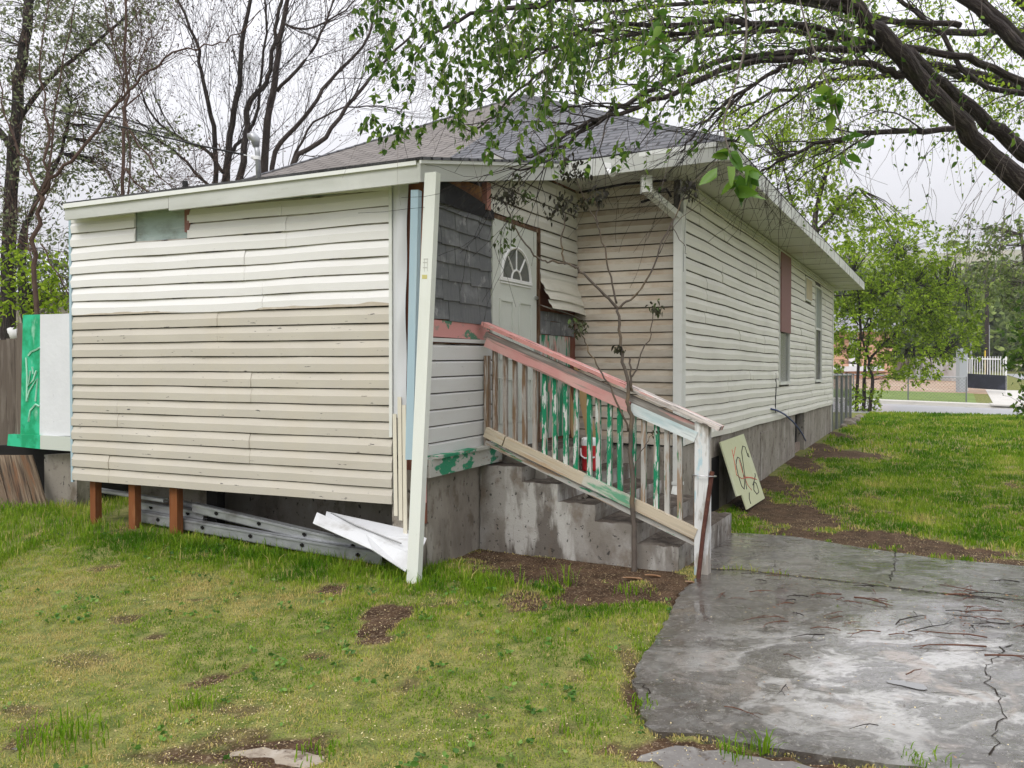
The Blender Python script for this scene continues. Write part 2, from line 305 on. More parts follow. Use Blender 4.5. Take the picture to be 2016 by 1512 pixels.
m_leafb = mat('bright near leaf', (.1, .2, .03), .4, attr=('rnd', [(0, (.045, .12, .012)), (.5, (.09, .20, .02)), (1, (.19, .31, .04))]), trans=.45, spec=.4)
m_leafg = mat('grey green leaf', (.1, .2, .03), .6, attr=('rnd', [(0, (.10, .13, .06)), (.5, (.19, .23, .11)), (1, (.34, .37, .22))]), trans=.5, spec=.3)
m_leafd = mat('withered leaf', (.05, .05, .03), .7, attr=('rnd', [(0, (.025, .022, .016)), (.6, (.05, .05, .026)), (1, (.07, .11, .03))]), trans=.1, spec=.2)
m_leafm = mat('yellow green bush leaf', (.1, .2, .03), .5, attr=('rnd', [(0, (.11, .19, .012)), (.5, (.25, .38, .022)), (1, (.46, .60, .06))]), trans=.6, spec=.08)
m_leaff = mat('far foliage', (.1, .2, .03), .7, attr=('rnd', [(0, (.06, .10, .02)), (.5, (.15, .22, .045)), (1, (.30, .37, .10))]), trans=.3, spec=.2)
m_bud = mat('dry brown seed tufts', (.07, .045, .04), .8, attr=('rnd', [(0, (.05, .032, .03)), (1, (.12, .08, .065))]))

# ---------------- ground, slab, road ----------------
def vn(x, y, sc, seed=0, octv=3):
    """value noise 0..1 over the plane"""
    r = np.random.default_rng(100+seed); T = r.random((64, 64)); o = np.zeros_like(np.asarray(x, float)); amp = 1; tot = 0
    for k in range(octv):
        X = np.asarray(x, float)/sc*2**k+k*7.3+200; Y = np.asarray(y, float)/sc*2**k+k*3.1+200
        i = np.floor(X).astype(int); j = np.floor(Y).astype(int); fx = X-i; fy = Y-j
        fx = fx*fx*(3-2*fx); fy = fy*fy*(3-2*fy)
        g = lambda p, q: T[p % 64, q % 64]
        o = o+amp*((g(i, j)*(1-fx)+g(i+1, j)*fx)*(1-fy)+(g(i, j+1)*(1-fx)+g(i+1, j+1)*fx)*fy); tot += amp; amp *= .5
    return o/tot
def inpoly(x, y, poly):
    c = np.zeros(np.shape(x), bool); n = len(poly)
    for i in range(n):
        x1, y1 = poly[i][:2]; x2, y2 = poly[(i+1) % n][:2]
        m = ((y1 > y) != (y2 > y)); t = (x2-x1)*(y-y1)/((y2-y1) if y2 != y1 else 1e-9)+x1
        c ^= m & (x < t)
    return c
SOIL = [(1160, 1118, 235, 30, 1), (1330, 1165, 60, 28, 1), (1000, 1098, 90, 22, 1), (1200, 1165, 150, 24, .9), (1040, 1180, 60, 20, .6), (755, 1222, 46, 32, .95), (655, 1165, 36, 12, .7),
        (1480, 985, 60, 40, 1), (1540, 1012, 110, 34, 1), (1700, 1062, 150, 24, 1), (1840, 1088, 150, 16, .9), (2000, 1108, 100, 10, .8), (1500, 950, 50, 24, 1), (1560, 906, 40, 18, .9), (1605, 878, 30, 12, .8),
        (1668, 896, 88, 9, 1), (1640, 853, 22, 9, .9), (1250, 1370, 40, 40, .8), (800, 1350, 26, 18, .5), (1240, 1300, 26, 40, .5), (540, 1480, 120, 36, .8), (430, 1490, 200, 22, .6), (60, 1400, 60, 20, .5),
        (420, 1335, 26, 12, .6), (160, 1300, 60, 22, .45), (1300, 1480, 130, 30, .8), (1500, 1500, 300, 26, .9), (480, 1400, 60, 14, .5), (1130, 1330, 30, 12, .4), (930, 1400, 60, 16, .4), (1110, 1430, 50, 20, .4), (960, 1290, 30, 12, .35)]
_s = []
for (a, b, c, d, e) in SOIL:
    q = gp(a, min(b, 1505)); _s.append((q[0], q[1]-(max(b-1505, 0)*.004), c*q[1]/F, d*q[1]**2/(F*1.55), e))
def soil(x, y):
    m = np.zeros_like(np.asarray(x, float)); w = (vn(x, y, .28, 3, 4)-.5)*1.9+(vn(x, y, .05, 4, 2)-.5)*.8
    for (cx, cy, rx, ry, st) in _s:
        d = np.sqrt(((x-cx)/rx)**2+((y-cy)/ry)**2)+w*.7
        m = np.maximum(m, st*(1-sstep(.6, 1.3, d)))
    m = np.maximum(m, .55*sstep(.66, .76, vn(x, y, .35, 9)))
    return m
A0 = np.array([-.66, 6.2]); P0 = np.array([1.68, 8.2]); I0 = np.array([.68, 8.73])
SLABPX = [(1398, 1052), (1470, 1052), (1560, 1058), (1700, 1080), (1850, 1102), (2016, 1117), (2200, 1138), (2420, 1165)]
SEAM = [(1388, 1122), (1460, 1124), (1560, 1136), (1706, 1152), (1850, 1170), (2016, 1184), (2200, 1204), (2500, 1236)]
SLABB = [(2700, 1512), (2500, 1590), (1780, 1512), (1700, 1502), (1600, 1488), (1500, 1476), (1400, 1452), (1290, 1444), (1262, 1412), (1266, 1388), (1246, 1354), (1249, 1324), (1276, 1282), (1301, 1243), (1320, 1205), (1336, 1172), (1372, 1140)]
def ragged(pts, amp, step=.05, seed=1):
    r = np.random.default_rng(seed); o = []
    for i in range(len(pts)-1):
        a, b = np.array(pts[i][:2]), np.array(pts[i+1][:2]); n = max(1, int(np.linalg.norm(b-a)/step))
        for k in range(n): o.append(a+(b-a)*k/n+r.normal(0, amp, 2)*(k > 0))
    return [tuple(q) for q in o]
topw = ragged([gp(*q) for q in SLABPX], .006, .06, 2)+[tuple(gp(*SLABPX[-1])[:2])]
seam = ragged([gp(*q) for q in SEAM], .004, .06, 3)+[tuple(gp(*SEAM[-1])[:2])]
lowb = ragged([gp(*q) for q in [SEAM[-1]]+SLABB+[SEAM[0]]], .009, .05, 4)[1:]
slabA = topw+[(q[0], q[1]+.02) for q in seam[::-1]]
slabB = [(q[0], q[1]-.012) for q in seam]+lowb
import bmesh
def sheet(name, poly, top, thick, m, step=.06, parent=None, attr=None):
    bm = bmesh.new(); vs = [bm.verts.new((q[0], q[1], 0)) for q in poly]; bm.faces.new(vs)
    P_ = np.array(poly); lo = P_.min(0); hi = P_.max(0)
    for ax in (0, 1):
        n = int((hi[ax]-lo[ax])/step)
        for k in range(1, n):
            co = [0, 0, 0]; no = [0, 0, 0]; co[ax] = lo[ax]+(hi[ax]-lo[ax])*k/n; no[ax] = 1
            bmesh.ops.bisect_plane(bm, geom=bm.verts[:]+bm.edges[:]+bm.faces[:], plane_co=co, plane_no=no, dist=1e-6)
    for v in bm.verts: v.co.z = top(v.co.x, v.co.y)
    bm.normal_update()
    if sum(f.normal.z for f in bm.faces) < 0: bmesh.ops.reverse_faces(bm, faces=bm.faces[:])
    be = [e for e in bm.edges if len(e.link_faces) == 1]
    r = bmesh.ops.extrude_edge_only(bm, edges=be)
    for v in [g for g in r['geom'] if isinstance(g, bmesh.types.BMVert)]: v.co.z -= thick
    me = bpy.data.meshes.new(name); bm.to_mesh(me); bm.free(); me.materials.append(m)
    if attr:
        co = np.zeros(len(me.vertices)*3, 'f'); me.vertices.foreach_get('co', co); co = co.reshape(-1, 3)
        for k, fn in attr.items():
            at = me.attributes.new(k, 'FLOAT', 'POINT'); at.data.foreach_set('value', fn(co[:, 0], co[:, 1]).astype('f'))
    o = bpy.data.objects.new(name, me); COL.objects.link(o)
    return o
def ground_mat(name, kind):
    m = bpy.data.materials.new(name); m.use_nodes = True; t = m.node_tree; t.nodes.clear(); N = t.nodes.new; L = t.links.new
    out = N('ShaderNodeOutputMaterial'); bs = N('ShaderNodeBsdfPrincipled'); L(bs.outputs[0], out.inputs[0])
    tc = N('ShaderNodeTexCoord').outputs['Object']
    def noise(sc, det=5, dist=0, off=0):
        n = N('ShaderNodeTexNoise'); mp = N('ShaderNodeMapping'); mp.inputs['Location'].default_value = (off, off*2, 0); L(tc, mp.inputs[0]); L(mp.outputs[0], n.inputs['Vector'])
        if isinstance(sc, tuple): mp.inputs['Scale'].default_value = sc; n.inputs['Scale'].default_value = 1
        else: n.inputs['Scale'].default_value = sc
        n.inputs['Detail'].default_value = det; n.inputs['Distortion'].default_value = dist; return n.outputs['Fac']
    def rng_(s, a, b, c=0, d=1):
        r = N('ShaderNodeMapRange'); r.inputs[1].default_value = a; r.inputs[2].default_value = b; r.inputs[3].default_value = c; r.inputs[4].default_value = d; L(s, r.inputs[0]); return r.outputs[0]
    def mix(f, a, b):
        x = N('ShaderNodeMix'); x.data_type = 'RGBA'; L(f, x.inputs[0])
        for q, s in (('A', a), ('B', b)):
            if isinstance(s, tuple): x.inputs[q].default_value = (*s, 1)
            else: L(s, x.inputs[q])
        return x.outputs['Result']
    def math_(op, a, b):
        x = N('ShaderNodeMath'); x.operation = op; x.use_clamp = True
        for i, s in enumerate((a, b)):
            if isinstance(s, (int, float)): x.inputs[i].default_value = s
            else: L(s, x.inputs[i])
        return x.outputs[0]
    def bump(h, st, d, prev=None):
        b = N('ShaderNodeBump'); b.inputs['Strength'].default_value = st; b.inputs['Distance'].default_value = d; L(h, b.inputs['Height'])
        if prev: L(prev, b.inputs['Normal'])
        return b.outputs[0]
    at = lambda n: (lambda a: (setattr(a, 'attribute_name', n), a.outputs['Fac'])[1])(N('ShaderNodeAttribute'))
    if kind == 'ground':
        g = mix(rng_(noise(9), .35, .65), (.10, .13, .03), (.24, .23, .075)); g = mix(rng_(noise(120, 3), .5, .7), g, (.05, .05, .02))
        s = mix(rng_(noise(6), .4, .65), (.042, .024, .013), (.095, .058, .034)); s = mix(rng_(noise(70, 3), .55, .66), s, (.20, .15, .10)); s = mix(rng_(noise(150, 3, 0, 5), .6, .66), s, (.015, .01, .008))
        L(mix(rng_(at('soil'), .25, .6), g, s), bs.inputs['Base Color']); bs.inputs['Roughness'].default_value = .85; bs.inputs['Specular IOR Level'].default_value = .1
        L(bump(noise(60), .7, .012, bump(noise(9), .6, .04)), bs.inputs['Normal'])
    else:
        li = at('light')
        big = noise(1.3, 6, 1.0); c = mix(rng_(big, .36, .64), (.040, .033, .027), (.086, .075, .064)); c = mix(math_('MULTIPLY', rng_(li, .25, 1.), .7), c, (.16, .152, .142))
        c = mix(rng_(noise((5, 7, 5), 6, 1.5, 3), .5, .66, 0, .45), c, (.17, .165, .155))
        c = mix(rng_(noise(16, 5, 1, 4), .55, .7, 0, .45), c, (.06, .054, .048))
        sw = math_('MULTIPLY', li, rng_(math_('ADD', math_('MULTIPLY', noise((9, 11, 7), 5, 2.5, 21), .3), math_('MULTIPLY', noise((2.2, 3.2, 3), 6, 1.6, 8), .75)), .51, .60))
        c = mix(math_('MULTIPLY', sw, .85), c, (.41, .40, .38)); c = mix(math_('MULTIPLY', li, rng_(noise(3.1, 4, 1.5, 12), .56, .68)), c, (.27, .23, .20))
        c = mix(rng_(noise(130, 2, 0, 2), .68, .72, 0, .8), c, (.5, .48, .42))
        c = mix(rng_(noise((2.4, 3.4, 3), 5, 1.2, 33), .58, .64, 0, .45), c, (.06, .052, .045)); c = mix(rng_(noise(34, 4, .5, 41), .60, .66, 0, .6), c, (.24, .225, .205))
        L(c, bs.inputs['Base Color'])
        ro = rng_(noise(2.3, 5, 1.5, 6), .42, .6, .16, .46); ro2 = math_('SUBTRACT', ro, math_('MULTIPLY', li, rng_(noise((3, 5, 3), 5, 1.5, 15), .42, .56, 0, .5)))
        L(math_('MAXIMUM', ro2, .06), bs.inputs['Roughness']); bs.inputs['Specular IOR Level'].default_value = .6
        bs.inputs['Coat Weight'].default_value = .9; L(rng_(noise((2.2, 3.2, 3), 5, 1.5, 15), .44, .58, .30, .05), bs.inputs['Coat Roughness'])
        b1 = bump(noise((2.2, 3.2, 3), 6, 1.6, 8), .55, .06); b1 = bump(noise((9, 11, 7), 4, 2.5, 21), .4, .015, b1)
        L(bump(noise(60, 4), .3, .005, bump(noise(14, 4, .5, 30), .3, .012, b1)), bs.inputs['Normal'])
    return m
gxs = np.concatenate([-np.geomspace(900, 9.5, 34), np.arange(-9, 9, .06), np.geomspace(9.2, 900, 60)])
gys = np.concatenate([np.linspace(-60, 2.3, 14), np.arange(2.4, 12.2, .06), np.geomspace(12.5, 900, 150)])
GX, GY = np.meshgrid(gxs, gys, indexing='ij'); GZ = gz(GX, GY)
near = (GY < 13) & (abs(GX) < 10); sm = soil(GX, GY)*(np.abs(GX) < 9)*(GY < 25)
GZ = GZ+near*(.012*(vn(GX, GY, .25, 5)-.5)+.02*(vn(GX, GY, .9, 6)-.5)-.012*sm)
ins = inpoly(GX, GY, slabA) | inpoly(GX, GY, slabB); GZ = GZ-ins*.035
ni, nj = GX.shape; idx = np.arange(ni*nj).reshape(ni, nj)
Q = np.stack([idx[:-1, :-1], idx[1:, :-1], idx[1:, 1:], idx[:-1, 1:]], -1).reshape(-1, 4)
gro = npmesh('ground', np.stack([GX, GY, GZ], -1).reshape(-1, 3), Q, ground_mat('lawn soil', 'ground'), {'soil': sm.ravel()}, smooth=True)
tag(gro, kind='structure')
q0 = gp(1740, 1350)
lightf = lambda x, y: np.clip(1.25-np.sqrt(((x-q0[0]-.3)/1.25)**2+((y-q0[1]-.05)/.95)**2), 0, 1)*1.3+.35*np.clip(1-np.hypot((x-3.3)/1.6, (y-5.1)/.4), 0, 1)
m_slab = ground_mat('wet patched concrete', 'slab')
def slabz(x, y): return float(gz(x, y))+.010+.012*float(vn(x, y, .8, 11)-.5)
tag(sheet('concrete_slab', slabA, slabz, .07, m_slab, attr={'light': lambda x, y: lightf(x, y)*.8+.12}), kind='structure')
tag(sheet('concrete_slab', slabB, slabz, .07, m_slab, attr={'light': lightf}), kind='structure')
# cracks in the slab: shallow grooves filled with dirt, lying on it
m_crack = mat('crack dirt', (.022, .017, .013), .95)
mb = MB()
def crack(pts, wd, seed):
    pts = ragged([gp(*q) for q in pts], .012, .035, seed); r = np.random.default_rng(seed+5)
    L_, R_ = [], []
    for i, q in enumerate(pts[1:-1]):
        d = np.array(pts[i+2])-np.array(pts[i]); d = d/np.hypot(*d); n = np.array([-d[1], d[0]])*wd*(.15+.6*r.random())
        a, b = np.array(q)+n, np.array(q)-n; L_.append((*a, slabz(*a)+.003)); R_.append((*b, slabz(*b)+.003))
    for i in range(len(L_)-1): mb.poly([R_[i], R_[i+1], L_[i+1], L_[i]])
crack([(1764, 1084), (1762, 1110), (1757, 1130), (1752, 1150)], .007, 1); crack([(1752, 1154), (1700, 1146), (1640, 1150)], .004, 2)
crack([(1995, 1270), (1960, 1300), (1940, 1320), (1965, 1375), (1975, 1420), (1960, 1460), (1935, 1500)], .006, 3); crack([(1225, 1345), (1270, 1352), (1288, 1390)], .006, 4)
crack([(a, b+1.5) for a, b in SEAM[:7]], .013, 31); crack([(a, b+1.5) for a, b in SEAM[:7]], .010, 32); crack([(1400, 1118), (1460, 1098), (1520, 1085)], .004, 5); crack([(1820, 1368), (1900, 1372), (2016, 1374)], .004, 6); crack([(1420, 1190), (1480, 1196)], .003, 8)
tag(mb.build('slab_crack', m_crack), kind='structure')
def puddle(cx, cy, rx, ry, seed):
    c = gp(cx, cy); r = np.random.default_rng(seed); n = 26; ph = r.random(4)*6; pts = []
    for k in range(n):
        t = 2*math.pi*k/n; s_ = 1+.25*math.sin(2*t+ph[0])+.18*math.sin(3*t+ph[1])+.1*math.sin(5*t+ph[2])
        pts.append((c[0]+rx*c[1]/F*s_*math.cos(t), c[1]+ry*c[1]**2/(F*1.55)*s_*math.sin(t)))
    z = sum(slabz(*p) for p in pts)/n+.0015
    b = MB(); b.poly([(p[0], p[1], z) for p in pts]); return b
m_water = mat('puddle water', (.20, .20, .195), .04, spec=1.0, bump=[(6, .04, .01)])
for a in ((1790, 1350, 30, 9, 1),):
    tag(puddle(*a).build('water', m_water), kind='structure')
# small old paving by the bottom edge
m_pave = mat('sandy old concrete', (.30, .255, .20), .85, [((.42, .38, .33), 7, .5, .7, .8), ((.12, .085, .06), 9, .54, .66, .85), ((.06, .05, .04), 60, .64, .7, .8)], [(40, .6, .006)])
m_paveg = mat('grey old concrete', (.16, .15, .14), .7, [((.28, .27, .25), 9, .5, .7, .8), ((.06, .045, .035), 8, .56, .66, .9), ((.38, .36, .32), 70, .64, .7, .8)], [(40, .6, .006)])
for i, (pts, m) in enumerate((([(455, 1478), (520, 1468), (600, 1478), (680, 1490), (790, 1516), (900, 1600), (400, 1600)], m_pave), ([(-160, 1396), (0, 1404), (38, 1420), (44, 1450), (20, 1490), (-20, 1600), (-260, 1600)], m_paveg), ([(1262, 1484), (1330, 1466), (1450, 1482), (1560, 1497), (1700, 1530), (1740, 1640), (1180, 1640)], m_paveg))):
    pl = ragged([gp(*q) for q in pts+[pts[0]]], .012, .06, 20+i)
    tag(sheet('old_paving', pl, lambda x, y: float(gz(x, y))-.006+.014*float(vn(x, y, .2, 12)-.5), .06, m), kind='structure')
# street beyond the lawn
def ab(a, b): return np.array([.883*a+.469*b, -.469*a+.883*b])
def strip(name, a0, a1, b0, b1, dz, m, thick=.06, n=30, nb=4, zf=None):
    b = MB(); f = zf or (lambda a, bb: road_z(a)+dz)
    b.grid(lambda u, v: ((*ab(a0+(a1-a0)*u, b0+(b1-b0)*v), f(a0+(a1-a0)*u, b0+(b1-b0)*v)), (a0+(a1-a0)*u, b0+(b1-b0)*v)), n, nb)
    for bb, s_ in ((b0, 1), (b1, -1)):
        for k in range(n):
            a, a2 = a0+(a1-a0)*k/n, a0+(a1-a0)*(k+1)/n; p = (*ab(a, bb), f(a, bb)); q = (*ab(a2, bb), f(a2, bb))
            b.poly([(p[0], p[1], p[2]-thick), (q[0], q[1], q[2]-thick), q, p][::s_])
    return tag(b.build(name, m), kind='structure')
m_road = mat('wet pale asphalt', (.40, .40, .42), .3, [((.32, .32, .34), (.6, .6, 1), .4, .7, .6), ((.46, .46, .48), 30, .5, .7, .4)], [(60, .2, .004)], spec=.6)
m_walk = mat('pale sidewalk', (.52, .50, .46), .6, [((.44, .42, .38), 1.5, .45, .7, .6)])
strip('road', -60, 90, 30.8, 43.2, .02, m_road)
strip('gutter', -60, 90, 43.2, 43.6, .05, m_walk)
strip('sidewalk', -60, 90, 43.6, 45.3, .17, m_walk, thick=.2)

# ---------------- the house ----------------
NF = np.array([-.39, -.92])
W_F = Wall(A0, (-.92, .39), NF)              # front wall of the addition, u runs left from its right corner
W_E = Wall(I0, (-.469, -.883), (.883, -.469))  # end wall with the door, u runs towards the viewer
W_C = Wall(P0, D2, (-.469, -.883))           # facing wall between the inner corner and the house corner, u runs left
W_S = Wall(P0, D1, (.883, -.469))            # long side wall
house = thing('old_house', 'run-down single-storey house with mixed white, cream and grey siding, grey shingle roof and lean-to addition', 'house', (P0[0]-.5, P0[1], 0))
HH = .127
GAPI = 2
def siding(M, W, z0, n, u0, u1, holes=(), mi=0, lapmi=None, tilt=0., wave=0., seed=0, o=0., seams=1, hh=HH, k0=0, flat=.5, top=None, sag=None, du=.25):
    """double Dutch-lap courses: a proud flat face below, a slope above, a shadow lip under each"""
    r = np.random.default_rng(seed); lapmi = mi if lapmi is None else lapmi
    PR = .021
    for k in range(n):
        zb, zt = z0+k*hh, z0+(k+1)*hh
        if k % 2 == 0: sm_ = sorted(r.uniform(u0+.3, u1-.3, seams)) if seams else []
        ul = u0(zb) if callable(u0) else u0; ur = u1(zb) if callable(u1) else u1
        segs = [(ul, ur)]
        for (ha, hb, hz0, hz1) in holes:
            if zt-.02 > hz0 and zb+.02 < hz1:
                ns = []
                for (a, b) in segs:
                    if hb <= a or ha >= b: ns.append((a, b)); continue
                    if ha > a: ns.append((a, ha))
                    if hb < b: ns.append((hb, b))
                segs = ns
        fin = []
        for (a, b) in segs:
            cuts = [a]+[s_ for s_ in sm_ if a+.15 < s_ < b-.15]+[b]
            for i in range(len(cuts)-1): fin.append((cuts[i], cuts[i+1]+(.03 if i < len(cuts)-2 else 0), i % 2))
        for (a, b, alt) in fin:
            n_ = max(1, int((b-a)/du)); oo = o+alt*.003; us = [a+(b-a)*i/n_ for i in range(n_+1)]
            ph = r.random()*6
            def zs(u): 
                z = tilt*(u-ul)+wave*math.sin(u*2.1+k*.35)+wave*.7*math.sin(u*5.3+k*.9+ph*.2)
                if sag: z += sag(u, k)
                return z
            def og(u): return oo+.0025*math.sin(u*3.1+ph)+.0015*math.sin(u*9+ph*2)
            for i in range(n_):
                p, q = us[i], us[i+1]; ua, ub = p, q
                dp, dq = zs(p), zs(q); op, oq = og(p), og(q)
                zm = zb+hh*flat; zt2 = zt if (top is None or zt < top) else top
                kk = k+k0
                prof = [(zb+.003, 0, 0, -.06), (zb, PR*.86, 0, 0), (zm, PR, 0, flat), (zm+.007, PR*.86, 0, flat+.05), (zt2-.009, .0026, 0, .92), (zt2+.004, .0008, 0, 1.02)]
                for j in range(5):
                    z1_, o1, _, v1 = prof[j]; z2_, o2, _, v2 = prof[j+1]
                    pts = [W.pt(p, z1_+dp, o1+op), W.pt(q, z1_+dq, o1+oq), W.pt(q, z2_+dq, o2+oq), W.pt(p, z2_+dp, o2+op)]
                    uv = [(p, z1_), (q, z1_), (q, z2_), (p, z2_)]
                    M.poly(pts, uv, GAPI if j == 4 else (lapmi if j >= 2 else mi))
            for e, s_ in ((a, 1), (b, -1)):   # end edge of the panel
                d_ = zs(e); oe = og(e)
                M.poly([W.pt(e, zb+d_, 0+o), W.pt(e, zb+d_, PR+oe), W.pt(e, zb+hh*flat+d_, PR+oe), W.pt(e, zt+d_, 0+o)], None, mi)
    return M
# -- addition front: cream lower half, white upper half
uR, uL = W_F.px(773, 700)[0], W_F.px(144, 700)[0]
zF0 = .595; holeF = (W_F.px(372, 440)[0], W_F.px(268, 440)[0], 2.86, 3.2)
def sagF(u, k): return -.012*(uL-u)/3.4
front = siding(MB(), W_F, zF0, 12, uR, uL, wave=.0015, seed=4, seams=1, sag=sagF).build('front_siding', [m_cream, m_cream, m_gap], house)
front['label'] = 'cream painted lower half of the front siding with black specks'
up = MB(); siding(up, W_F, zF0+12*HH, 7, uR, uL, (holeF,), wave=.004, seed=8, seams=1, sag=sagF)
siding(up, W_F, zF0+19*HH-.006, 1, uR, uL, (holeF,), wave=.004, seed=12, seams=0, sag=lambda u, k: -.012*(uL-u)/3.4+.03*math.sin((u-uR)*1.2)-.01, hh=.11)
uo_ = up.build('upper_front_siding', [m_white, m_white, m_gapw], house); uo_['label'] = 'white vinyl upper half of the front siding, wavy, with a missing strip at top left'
# smear of the old white paint over the boundary course
mb = MB(); r_ = np.random.default_rng(3)
pts = []; uu = np.linspace(uR+.02, uL-.02, 90)
hgt = np.array([.012+.022*max(0, vn(u, 0., .12, 31)-.35)+(.05*math.exp(-((u-2.0)/.16)**2)+.04*math.exp(-((u-2.42)/.13)**2)+.02*math.exp(-((u-.35)/.2)**2)) for u in uu])
for i in range(len(uu)-1):
    za = zF0+12*HH+sagF(uu[i], 0); zb_ = zF0+12*HH+sagF(uu[i+1], 0)
    mb.poly([W_F.pt(uu[i], za+.001, .0215), W_F.pt(uu[i+1], zb_+.001, .0215), W_F.pt(uu[i+1], zb_+.001+min(hgt[i+1], .06), .0212), W_F.pt(uu[i], za+.001+min(hgt[i], .06), .0212)])
mb.build('paint_smear', mat('tan paint overlap', (.47, .41, .33), .6, [((.6, .56, .49), 8, .5, .65, .6)]), house)
# backing boards, left metal edge strip
mb = MB(); mb.box(W_F.pt(uR-.02, zF0+.02, -.03), np.append(W_F.d*(uL-uR+.02), 0), (0, 0, 2.46), np.append(W_F.n*.022, 0)); mb.build('sheathing', m_bluew, house)
mb = MB(); mb.beam(W_F.pt(W_F.px(378, 440)[0]+.04, 2.8, .0), W_F.pt(W_F.px(378, 440)[0]+.04, 3.03, .0), .05, .04, np.append(W_F.n, 0)); mb.build('stud', mat('pinkish brown stud', (.26, .13, .11), .8), house)
mb = MB(); mb.tube([W_F.pt(uL+.012, zF0-.02, .005), W_F.pt(uL-.004, 1.8, .02), W_F.pt(uL+.008, 3.02, .01)], .016, 4); mb.build('edge_strip', m_blue, house)
mb = MB(); uE0 = W_F.px(775, 700)[0]
mb.box(W_F.pt(uE0, 1.1, .012), (0, 0, 1.95), np.append(W_F.d*.026, 0), np.append(W_F.n*.014, 0)); mb.build('channel_trim', m_trim, house, .003)
mb = MB(); ua, ub = W_F.px(803, 700)[0], uE0-.002
mb.grid(lambda a, b: (W_F.pt(ua+(ub-ua)*a+.012*math.sin(b*4)*(1-a), 1.25+1.79*b, .008+.02*math.sin(a*3.1)+.008*math.sin(b*17+a*2)*(a < .6)), (a*.1, b*1.8)), 6, 40); mb.build('corner_flashing', m_flash, house, smooth=True)
mb = MB()
for (x_, sh) in ((777, 0), (788, .01), (798, .018)):
    u_ = W_F.px(x_, 900, .03)[0]; zt = {777: 1.28, 788: 1.41, 798: 1.35}[x_]; zb_ = {777: .50, 788: .47, 798: .36}[x_]
    mb.box(W_F.pt(u_-.022, zb_, .02+sh), W_F.pt(u_+.012, zt, .03+sh)-W_F.pt(u_-.022, zb_, .02+sh)-np.append(W_F.d*.03, 0)+np.append(W_F.d*.0, 0), np.append(W_F.d*.032, 0), np.append(W_F.n*.006, 0))
mb.build('loose_trim_strip', mat('cream trim strip', (.68, .64, .53), .5, [((.5, .46, .36), (8, 8, 2), .5, .8, .5)]), house)
mb = MB(); mb.box(W_F.pt(.0, .45, -.05), (0, 0, 2.6), np.append(W_F.d*.2, 0), np.append(W_F.n*.03, 0)); mb.build('corner_stud', m_redw, house)
# -- end wall: shakes above, clean siding panel below, door, grey-white siding
uCn = 2.86; uDr = W_E.px(1056, 700)[0]; uDl = W_E.px(964, 700)[0]; zD0, zD1 = .925, 2.925
mb = MB(); mb.box(W_E.pt(0, .9, -.05), np.append(W_E.d*(uDr-.0), 0), (0, 0, 2.62), np.append(W_E.n*.045, 0))
mb.box(W_E.pt(uDl, .93, -.05), np.append(W_E.d*(uCn-uDl), 0), (0, 0, 2.2), np.append(W_E.n*.045, 0)); mb.box(W_E.pt(uDr, zD1+.04, -.05), np.append(W_E.d*(uDl-uDr), 0), (0, 0, .5), np.append(W_E.n*.045, 0))
mb.build('sheathing', m_redw, house)
mb = MB(); r_ = np.random.default_rng(11)
zS = [1.995, 2.155, 2.31, 2.45, 2.585, 2.72, 2.85, 2.98]
for k in range(7):
    u = uCn+.0
    while u > uDl-.01:
        wd = r_.uniform(.13, .34) if k else r_.uniform(.3, .5); un = max(u-wd, uDl-.02+r_.uniform(0, .02))
        if u-un < .04: break
        zb_ = zS[k]+r_.uniform(-.006, .006)+.012*(u-uDl)
        o_ = .012+r_.uniform(0, .004); rk = r_.uniform(-.006, .006)
        a, b, c, d = W_E.pt(u-.003, zb_+rk, .006+o_), W_E.pt(un+.003, zb_-rk, .006+o_), W_E.pt(un+.003, zS[k+1]+.05, .004), W_E.pt(u-.003, zS[k+1]+.05, .004)
        uvs = [(q*1., z) for q, z in ((u, zb_), (un, zb_), (un, zS[k+1]), (u, zS[k+1]))]
        mb.poly([a, b, c, d], uvs)
        e = np.append(W_E.n*.012, 0); mb.poly([a-e, b-e, b, a]); mb.poly([b-e, c-e*.3, c, b]); mb.poly([a-e, a, d, d-e*.3])
        u = un
mb.build('shake_cladding', m_shake, house)
mb = MB(); f_ = lambda a, b: (W_E.pt(uCn-(uCn-uDl+.02)*a, 2.90+.19*b-.09*b*a**2*1.2+.0*a, .03+.012*math.sin(a*7)*(1-b)), (a, b)); mb.grid(f_, 14, 3); mb.build('tar_paper', m_tar, house)
mb = MB(); z0p = .955
siding(mb, W_E, z0p, 7, lambda z: uDl+.03+.0*z, uCn-.005, seed=5, seams=0, hh=.125, tilt=-.018, o=.018, flat=.82)
mb.box(W_E.pt(uDl+.03, z0p+7*.125+.01, .02), np.append(W_E.d*(uCn-uDl-.05), 0)+np.array([0, 0, -.012]), (0, 0, .03), np.append(W_E.n*.018, 0))
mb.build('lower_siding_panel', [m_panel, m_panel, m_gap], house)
mb = MB(); mb.box(W_E.pt(uDl+.02, 1.87, .0), np.append(W_E.d*(uCn-uDl-.03), 0), (0, 0, .13), np.append(W_E.n*.012, 0)); mb.build('band_board', m_pinkw, house)
mb = MB(); mb.box(W_E.pt(uDl-.06, .83, .0), np.append(W_E.d*(uCn-uDl+.12), 0)+np.array([0, 0, -.02]), (0, 0, .135), np.append(W_E.n*.09, 0))
mb.box(W_E.pt(uDl-.10, .967, .0), np.append(W_E.d*(uCn-uDl+.10), 0)+np.array([0, 0, -.02]), (0, 0, .022), np.append(W_E.n*.12, 0))
so_ = mb.build('sill_beam', mat('green and white painted sill', (.42, .42, .38), .75, [((.012, .22, .11), (5, 5, 9), .49, .53, .95), ((.22, .17, .12), (9, 9, 30), .6, .66, .8)], [(50, .5)]), house, .006)
